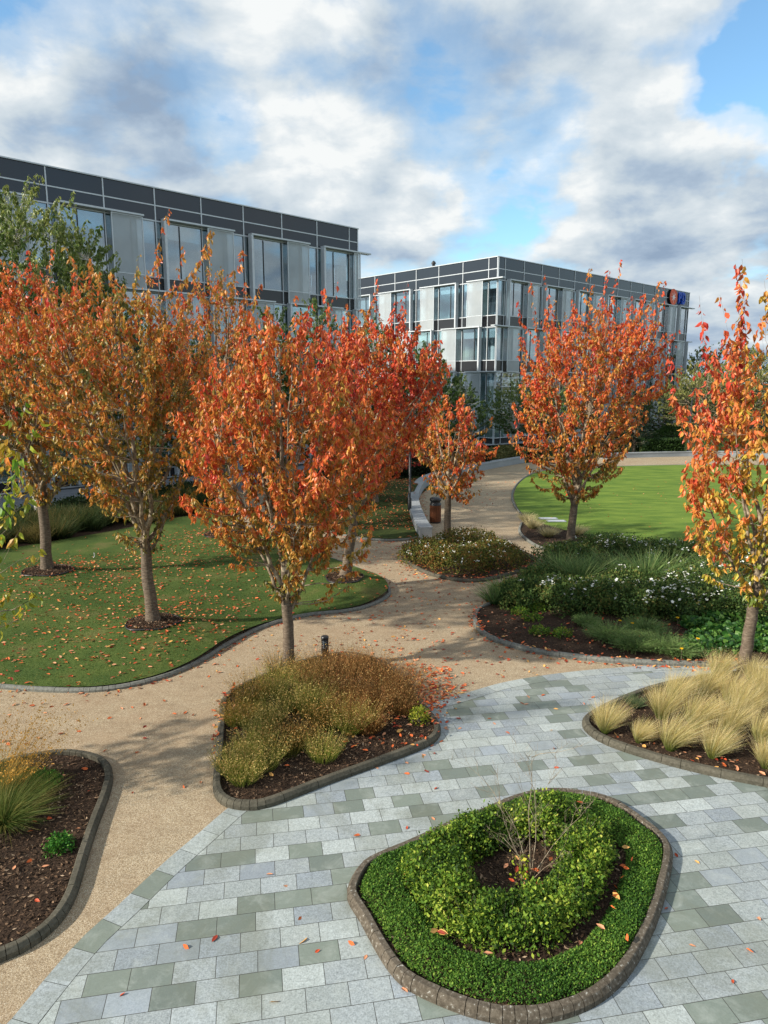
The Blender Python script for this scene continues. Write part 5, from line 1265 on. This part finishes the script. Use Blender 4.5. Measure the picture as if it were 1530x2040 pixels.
# ================================================================== GRASS AND FALLEN LEAVES
X = scatter(PLi, 150000); d = np.hypot(X[:, 0], X[:, 1]); X = X[(d < 27) & (X[:, 0] > -13) & (rng.uniform(0, 1, len(X)) < np.clip(20 / d, .2, 1) ** 2)]
keep = np.ones(len(X), bool)
for c, r_ in ((TA, .75), (TB, .62), (TC, .75), (TD, .6)): keep &= np.hypot(X[:, 0] - c[0], X[:, 1] - c[1]) > r_
X = X[keep]; n = len(X)
B = np.stack([X[:, 0], X[:, 1], h_lawn(X[:, 0], X[:, 1]) - .004], 1)
A = rng.normal(0, .45, (n, 3)); A[:, 2] = 1; L = rng.uniform(.025, .055, n)
V, Fc = quad_leaf(B, A, rng.normal(size=(n, 3)), L, np.full(n, .0035))
pt = .5 + .5 * np.sin(X[:, 0] * .8 + 1.3 * np.sin(X[:, 1] * .7)) * np.cos(X[:, 1] * .9)
bare = sum(np.exp(-((X[:, 0] - c[0] - .1) ** 2 + (X[:, 1] - c[1] + .9) ** 2) / .9) for c in (TB, TD))
C = pal_pick([(40, 66, 28), (60, 88, 36), (88, 112, 48), (126, 128, 68), (142, 124, 82)], np.clip(rng.normal(.30, .16, n) + .30 * pt ** 2 + .45 * bare, 0, 1))
tag(mesh_obj('grass', V, Fc, M['blade'], None, {'col': np.repeat(C, 4, 0)}), 'short grass blades of the mounded left lawn', 'grass', None, 'stuff')

PIi = inset(PI_, .12)
def surf_z(X):
    z = np.full(len(X), .008)
    m = inside(PLi, X); z[m] = h_lawn(X[m, 0], X[m, 1]) + .02
    m2 = inside(inset(PB, .1), X); z[m2] = h_bank(X[m2, 0], X[m2, 1]) + .015
    for P in (PG, PR, PS, PC, PLF):
        m3 = inside(inset(P, .14), X); z[m3] = h_soil(X[m3, 0], X[m3, 1]) + .035
        m4 = inside(P, X) & ~m3; z[m4] = .128
    m = inside(PIi, X); z[m] = .19
    m = inside(PRL, X); z[m] = .068
    return z
def gx(P, n): return scatter(ccw(pix(P)), n)
def near(c, s, n): return np.array(c) + rng.normal(0, s, (n, 2))
pts = []
pts.append(gx([(0, 1180), (200, 1120), (420, 1060), (560, 1090), (640, 1180), (520, 1240), (400, 1310), (250, 1360), (0, 1365)], 1300))
pts.append(near(TB, 1.5, 520)); pts.append(near(TC, 1.5, 620)); pts.append(near(TA, 1.5, 380)); pts.append(near(TD, 1.3, 90)); pts.append(near(G(260, 1130), 1.9, 420))
pts.append(gx([(690, 1060), (850, 1060), (850, 960), (700, 950)], 2200))
pts.append(gx([(600, 1075), (800, 1085), (1060, 1150), (940, 1220), (960, 1290), (1150, 1325), (870, 1395), (700, 1300), (470, 1330), (790, 1200)], 620))
pts.append(gx([(800, 1320), (900, 1330), (900, 1390), (860, 1450), (830, 1400)], 300))
pts.append(near(G(870, 1380), .35, 110))
for L_, nn, s_ in ((catmull(pix(bedR_px[7:18]), False, .1), 260, .10), (catmull(pix(lawnL_px[2:16]), False, .1), 170, .10), (catmull(pix(bedG_px[:9]), False, .1), 240, .22), (catmull(pix(bedC_px[2:6]), False, .1), 40, .06), (catmull(pix(bedC_px[8:16]), False, .1), 60, .12), (catmull(pix(bank_px[1:6]), False, .1), 150, .2)):
    i = rng.integers(0, len(L_), nn); pts.append(L_[i] + rng.normal(0, s_, (nn, 2)))
pts.append(gx([(948, 1225), (1100, 1215), (1400, 1240), (1350, 1310), (1010, 1280)], 150))
pts.append(gx([(0, 1390), (440, 1390), (420, 1600), (230, 1600), (200, 1480), (0, 1490)], 26))
pts.append(gx([(640, 1400), (870, 1400), (860, 1480), (640, 1530)], 110)); pts.append(gx([(450, 1380), (640, 1340), (640, 1530), (460, 1590)], 50))
pts.append(gx([(230, 1820), (450, 1640), (900, 1420), (1180, 1350), (1200, 1500), (1100, 1560), (700, 1700), (690, 1850), (780, 2030), (20, 2040)], 34))
pts.append(gx([(1180, 1560), (1530, 1600), (1530, 2040), (1240, 2000), (1350, 1700)], 6))
pts.append(gx([(1180, 1450), (1400, 1500), (1530, 1540), (1530, 1560), (1300, 1520)], 20))
pts.append(gx([(50, 1530), (190, 1530), (190, 1600), (140, 1750), (40, 1850), (0, 1800), (0, 1700)], 16))
pts.append(gx([(760, 1100), (1000, 1000), (1040, 960), (900, 960), (880, 1060)], 120))
pts.append(gx([(1050, 1040), (1400, 1080), (1400, 950), (1200, 960)], 70))
i = rng.integers(0, len(PI_), 26); pts.append(ci + (PI_[i] - ci) * rng.uniform(.66, .72, (26, 1)))
pts.append(ci + rng.normal(0, .18, (14, 2))); i = rng.integers(0, len(PI_), 9); pts.append(ci + (PI_[i] - ci) * rng.uniform(.76, 1.1, (9, 1)))
X = np.vstack(pts); z = surf_z(X)
rI = inside(ccw(ci + (inset(PI_, 0) - ci) * .675), X); z[rI] = .1
X = np.hstack([X, z[:, None]])
Yc = X[:, 1]; vis = (Yc > 4.2) & (np.abs(X[:, 0]) < Yc * .60 + .3); X = X[vis]
dist = np.linalg.norm(X - np.array([0, 0, CH]), axis=1); X = X[np.argsort(dist)]
LCOL = [((190, 82, 50), 'red'), ((214, 110, 60), 'orange'), ((222, 168, 96), 'yellow'), ((146, 58, 42), 'dark red'), ((214, 150, 112), 'pale peach'), ((150, 84, 50), 'brown')]
LW8 = np.array([.20, .26, .13, .08, .23, .10])
def litter(P, n, r):
    A = r.normal(size=(n, 3)); A[:, 2] = r.uniform(-.08, .25, n); A = unit(A)
    L = r.uniform(.07, .12, n); s = unit(np.cross(A, np.array([0, 0, 1.0]) + r.normal(0, .3, (n, 3)))); nn = np.cross(s, A)
    W = (L * .26)[:, None]; L = L[:, None]; cu = r.uniform(.05, .3, (n, 1)) 
    V = np.stack([P, P + A * L * .3 + s * W * .9 + nn * W * cu * 2, P + A * L * .3 - s * W * .9 + nn * W * cu * 2, P + A * L * .68 + s * W * .7 + nn * W * cu * 2, P + A * L * .68 - s * W * .7 + nn * W * cu * 2, P + A * L * .5 , P + A * L + nn * L * cu * .4], 1)
    i = np.arange(n)[:, None] * 7
    f3 = [(0, 1, 5), (0, 5, 2), (1, 3, 5), (2, 5, 4), (3, 6, 5), (5, 6, 4)]
    return V.reshape(-1, 3), np.concatenate([i + np.array([q]) for q in f3], 0)
protos = []
r8 = np.random.default_rng(3)
for ck, (c, nm) in enumerate(LCOL):
    for k in range(2):
        V, Fc = litter(np.zeros((1, 3)), 1, r8)
        C = np.tile(np.array(lin(c)) , (7, 1)) * r8.uniform(.8, 1.15, (7, 1)); V -= V.mean(0) * np.array([1, 1, 0])
        me_o = mesh_obj('fallen_leaf', V, Fc, M['litter'], None, {'col': C}); protos.append((ck, me_o.data)); bpy.data.objects.remove(me_o)
def where(q):
    P = q[None, :2]
    if inside(PI_, P)[0]: return 'in the green island bed'
    if inside(PC, P)[0]: return 'in the rust-coloured grass bed'
    if inside(PS, P)[0]: return 'in the blond grass bed'
    if inside(PR, P)[0]: return 'in the rose bed'
    if inside(PLF, P)[0]: return 'on the left foreground bed'
    if inside(PL, P)[0]: return 'on the left lawn'
    if inside(P_pav, P)[0] or np.min(np.hypot(ARC[:, 0] - q[0], ARC[:, 1] - q[1])) < .3: return 'on the grey paving'
    return 'on the tan path'
for k in range(min(300, len(X))):
    ck, me = protos[int(rng.choice(6, p=LW8 / LW8.sum())) * 2 + int(rng.integers(0, 2))]
    o = bpy.data.objects.new('fallen_leaf', me); o.location = tuple(X[k]); o.rotation_euler = (rng.normal(0, .12), rng.normal(0, .12), rng.uniform(0, 6.28)); sc = float(rng.uniform(.85, 1.2)); o.scale = (sc, sc, sc)
    COL.objects.link(o); w_ = where(X[k]); nm = LCOL[ck][1]
    tag(o, f'{nm} fallen leaf lying {w_}', 'leaf', f'{nm} fallen leaves {w_}')
Xr = X[300:]; n = len(Xr)
V, Fc = litter(Xr, n, rng); ci_ = rng.choice(6, n, p=LW8 / LW8.sum()); C = np.array([lin(c) for c, _ in LCOL])[ci_] * rng.uniform(.7, 1.15, (n, 1))
tag(mesh_obj('leaf_litter', V, Fc, M['litter'], None, {'col': np.repeat(C, 7, 0)}), 'scatter of red and orange fallen leaves over lawn, path and bank', 'fallen leaves', None, 'stuff')
print('leaves', len(X), time.time() - T0)

# ================================================================== LIGHT AND SKY
SKX, SKY_ = -4.5, 5.0
SUN_AZ = math.atan2(-.36, -.93); SUN_EL = math.radians(29)
S_dir = Vector((math.cos(SUN_AZ) * math.cos(SUN_EL), math.sin(SUN_AZ) * math.cos(SUN_EL), math.sin(SUN_EL)))
sd_ = bpy.data.lights.new('sun', 'SUN'); sd_.energy = 4.9; sd_.angle = math.radians(1.4); sd_.color = (1, .92, .80)
so = bpy.data.objects.new('sun', sd_); COL.objects.link(so); so.rotation_euler = S_dir.to_track_quat('Z', 'Y').to_euler(); so.location = S_dir * 60
W = bpy.data.worlds.new('World'); SC.world = W; W.use_nodes = True
nt = W.node_tree; nt.nodes.clear(); n = N(nt)
sky = n('TexSky', sky_type='NISHITA'); sky.sun_disc = False; sky.sun_elevation = SUN_EL; sky.sun_rotation = math.atan2(S_dir.x, S_dir.y)
sky.air_density = 1.0; sky.dust_density = .4; sky.ozone_density = 2.0
dirv = n('TexCoord').outputs['Generated']
sx = n('SeparateXYZ'); nt.links.new(dirv, sx.inputs[0])
zz = n.math('ADD', n.math('MAXIMUM', sx.outputs[2], 0.0), .30)
px = n.math('DIVIDE', sx.outputs[0], zz); py = n.math('DIVIDE', sx.outputs[1], zz)
pv = n('CombineXYZ'); nt.links.new(px, pv.inputs[0]); nt.links.new(py, pv.inputs[1]); pv = pv.outputs[0]
off = n('VectorMath', operation='ADD'); nt.links.new(pv, off.inputs[0]); off.inputs[1].default_value = (SKX, SKY_, 0); q0 = off.outputs[0]
def billow(vec):
    """broad masses with cauliflower edges"""
    a = n.noise(vec, 1.9, 3, .5, .1); b_ = n.noise(vec, 5.6, 8, .58, .2)
    return n.math('ADD', n.math('MULTIPLY', a, .62), n.math('MULTIPLY', b_, .38))
def shift(vec, o):
    m_ = n('VectorMath', operation='ADD'); nt.links.new(vec, m_.inputs[0]); m_.inputs[1].default_value = o; return m_.outputs[0]
dens = billow(q0)
dens2 = billow(shift(q0, (-.03, -.10, 0)))      # nearer the sun and the zenith
def px_dir(x, y):
    v = Vector((x - 765, F * CP + (1020 - y) * SP, -F * SP + (1020 - y) * CP)); return v.normalized()
# wobble the direction so that no patch has a clean outline
wb = n('TexNoise', i_Scale=5.0, i_Detail=5.0, i_Roughness=.6); nt.links.new(dirv, wb.inputs['Vector'])
w0 = n('VectorMath', operation='SUBTRACT'); nt.links.new(wb.outputs['Color'], w0.inputs[0]); w0.inputs[1].default_value = (.5, .5, .5)
w1 = n('VectorMath', operation='SCALE'); nt.links.new(w0.outputs[0], w1.inputs[0]); w1.inputs['Scale'].default_value = .22
w2 = n('VectorMath', operation='ADD'); nt.links.new(dirv, w2.inputs[0]); nt.links.new(w1.outputs[0], w2.inputs[1])
w3 = n('VectorMath', operation='NORMALIZE'); nt.links.new(w2.outputs[0], w3.inputs[0]); wdir = w3.outputs[0]
def blob(x, y, deg):
    dt = n('VectorMath', operation='DOT_PRODUCT'); nt.links.new(wdir, dt.inputs[0]); dt.inputs[1].default_value = px_dir(x, y)[:]
    mr = n('MapRange', interpolation_type='SMOOTHERSTEP'); nt.links.new(dt.outputs['Value'], mr.inputs[0])
    mr.inputs[1].default_value = math.cos(math.radians(deg)); mr.inputs[2].default_value = 1.0; return mr.outputs[0]
def total(lst):
    t = None
    for x, y, dg, k in lst:
        v = n.math('MULTIPLY', blob(x, y, dg), k); t = v if t is None else n.math('ADD', t, v)
    return t
hole = total(((200, 60, 10, .16), (80, 10, 7, .12), (1100, 335, 6.0, .20), (1010, 390, 4.5, .12), (975, 500, 5, .10), (1480, 200, 7, .22), (1360, 160, 5, .16), (440, 255, 4, .18), (610, 10, 6, .14), (1530, 130, 6, .18), (870, 160, 3.5, .05), (1130, 20, 6, .08)))
fill = total(((1300, 400, 9, .12), (1180, 120, 11, .06), (600, 200, 12, .08), (250, 330, 10, .10), (700, 420, 9, .06), (1400, 560, 10, .08), (850, 470, 5, .05)))
d0 = n.math('SUBTRACT', n.math('ADD', dens, fill), n.math('MULTIPLY', hole, .54))
cov = n.ramp(d0, [(.325, (0, 0, 0)), (.41, (.5, .5, .5)), (.53, (1, 1, 1))], 'EASE')
relief = n.math('MULTIPLY', n.math('SUBTRACT', dens, dens2), 3.6)
fluff = n.math('MULTIPLY', n.math('SUBTRACT', n.noise(shift(q0, (5, 1, 0)), 2.2, 8, .62, .3), .5), .75)
thick = n.math('MULTIPLY', n.math('SUBTRACT', dens, .52), -1.5)
grey = total(((330, 330, 11, .32), (190, 170, 7, .22), (850, 250, 9, .28), (1150, 230, 9, .10), (1300, 475, 6, .28), (1430, 550, 11, .24), (500, 400, 8, .20), (60, 240, 7, .10), (1030, 60, 8, .12)))
lit = total(((1110, 400, 5, .30), (1400, 350, 7, .34), (560, 190, 9, .30), (80, 290, 7, .25), (900, 400, 5, .24), (1290, 100, 8, .22), (60, 90, 7, .22), (700, 330, 6, .15), (400, 80, 8, .2), (860, 500, 5, .15)))
sh = n.math('ADD', n.math('ADD', n.math('SUBTRACT', n.math('ADD', n.math('ADD', relief, thick), n.math('MULTIPLY', lit, .8)), n.math('MULTIPLY', grey, .75)), fluff), .60, False)
ccol = n.ramp(sh, [(.0, lin((146, 166, 190))), (.3, lin((172, 190, 209))), (.55, lin((200, 212, 221))), (.8, lin((220, 228, 233))), (1.0, lin((242, 245, 245)))])
bg1 = n('Background', i_Strength=.15); nt.links.new(n.mix(1.0, sky.outputs[0], (.88, 1.08, 1.08), 'MULTIPLY'), bg1.inputs[0])
bg2 = n('Background', i_Strength=.74); nt.links.new(ccol, bg2.inputs[0])
mx = n('MixShader'); nt.links.new(cov, mx.inputs[0]); nt.links.new(bg1.outputs[0], mx.inputs[1]); nt.links.new(bg2.outputs[0], mx.inputs[2])
wo = n('OutputWorld'); nt.links.new(mx.outputs[0], wo.inputs[0])
SC.view_settings.view_transform = 'Standard'; SC.view_settings.look = 'None'; SC.view_settings.exposure = 0.50; SC.view_settings.gamma = 1.0
SC.cycles.max_bounces = 6; SC.cycles.transparent_max_bounces = 12; SC.cycles.caustics_reflective = False; SC.cycles.caustics_refractive = False
for o_ in list(COL.objects):
    for k_ in ('label', 'category', 'group', 'kind'):
        pass
print('done', time.time() - T0, len(COL.objects))
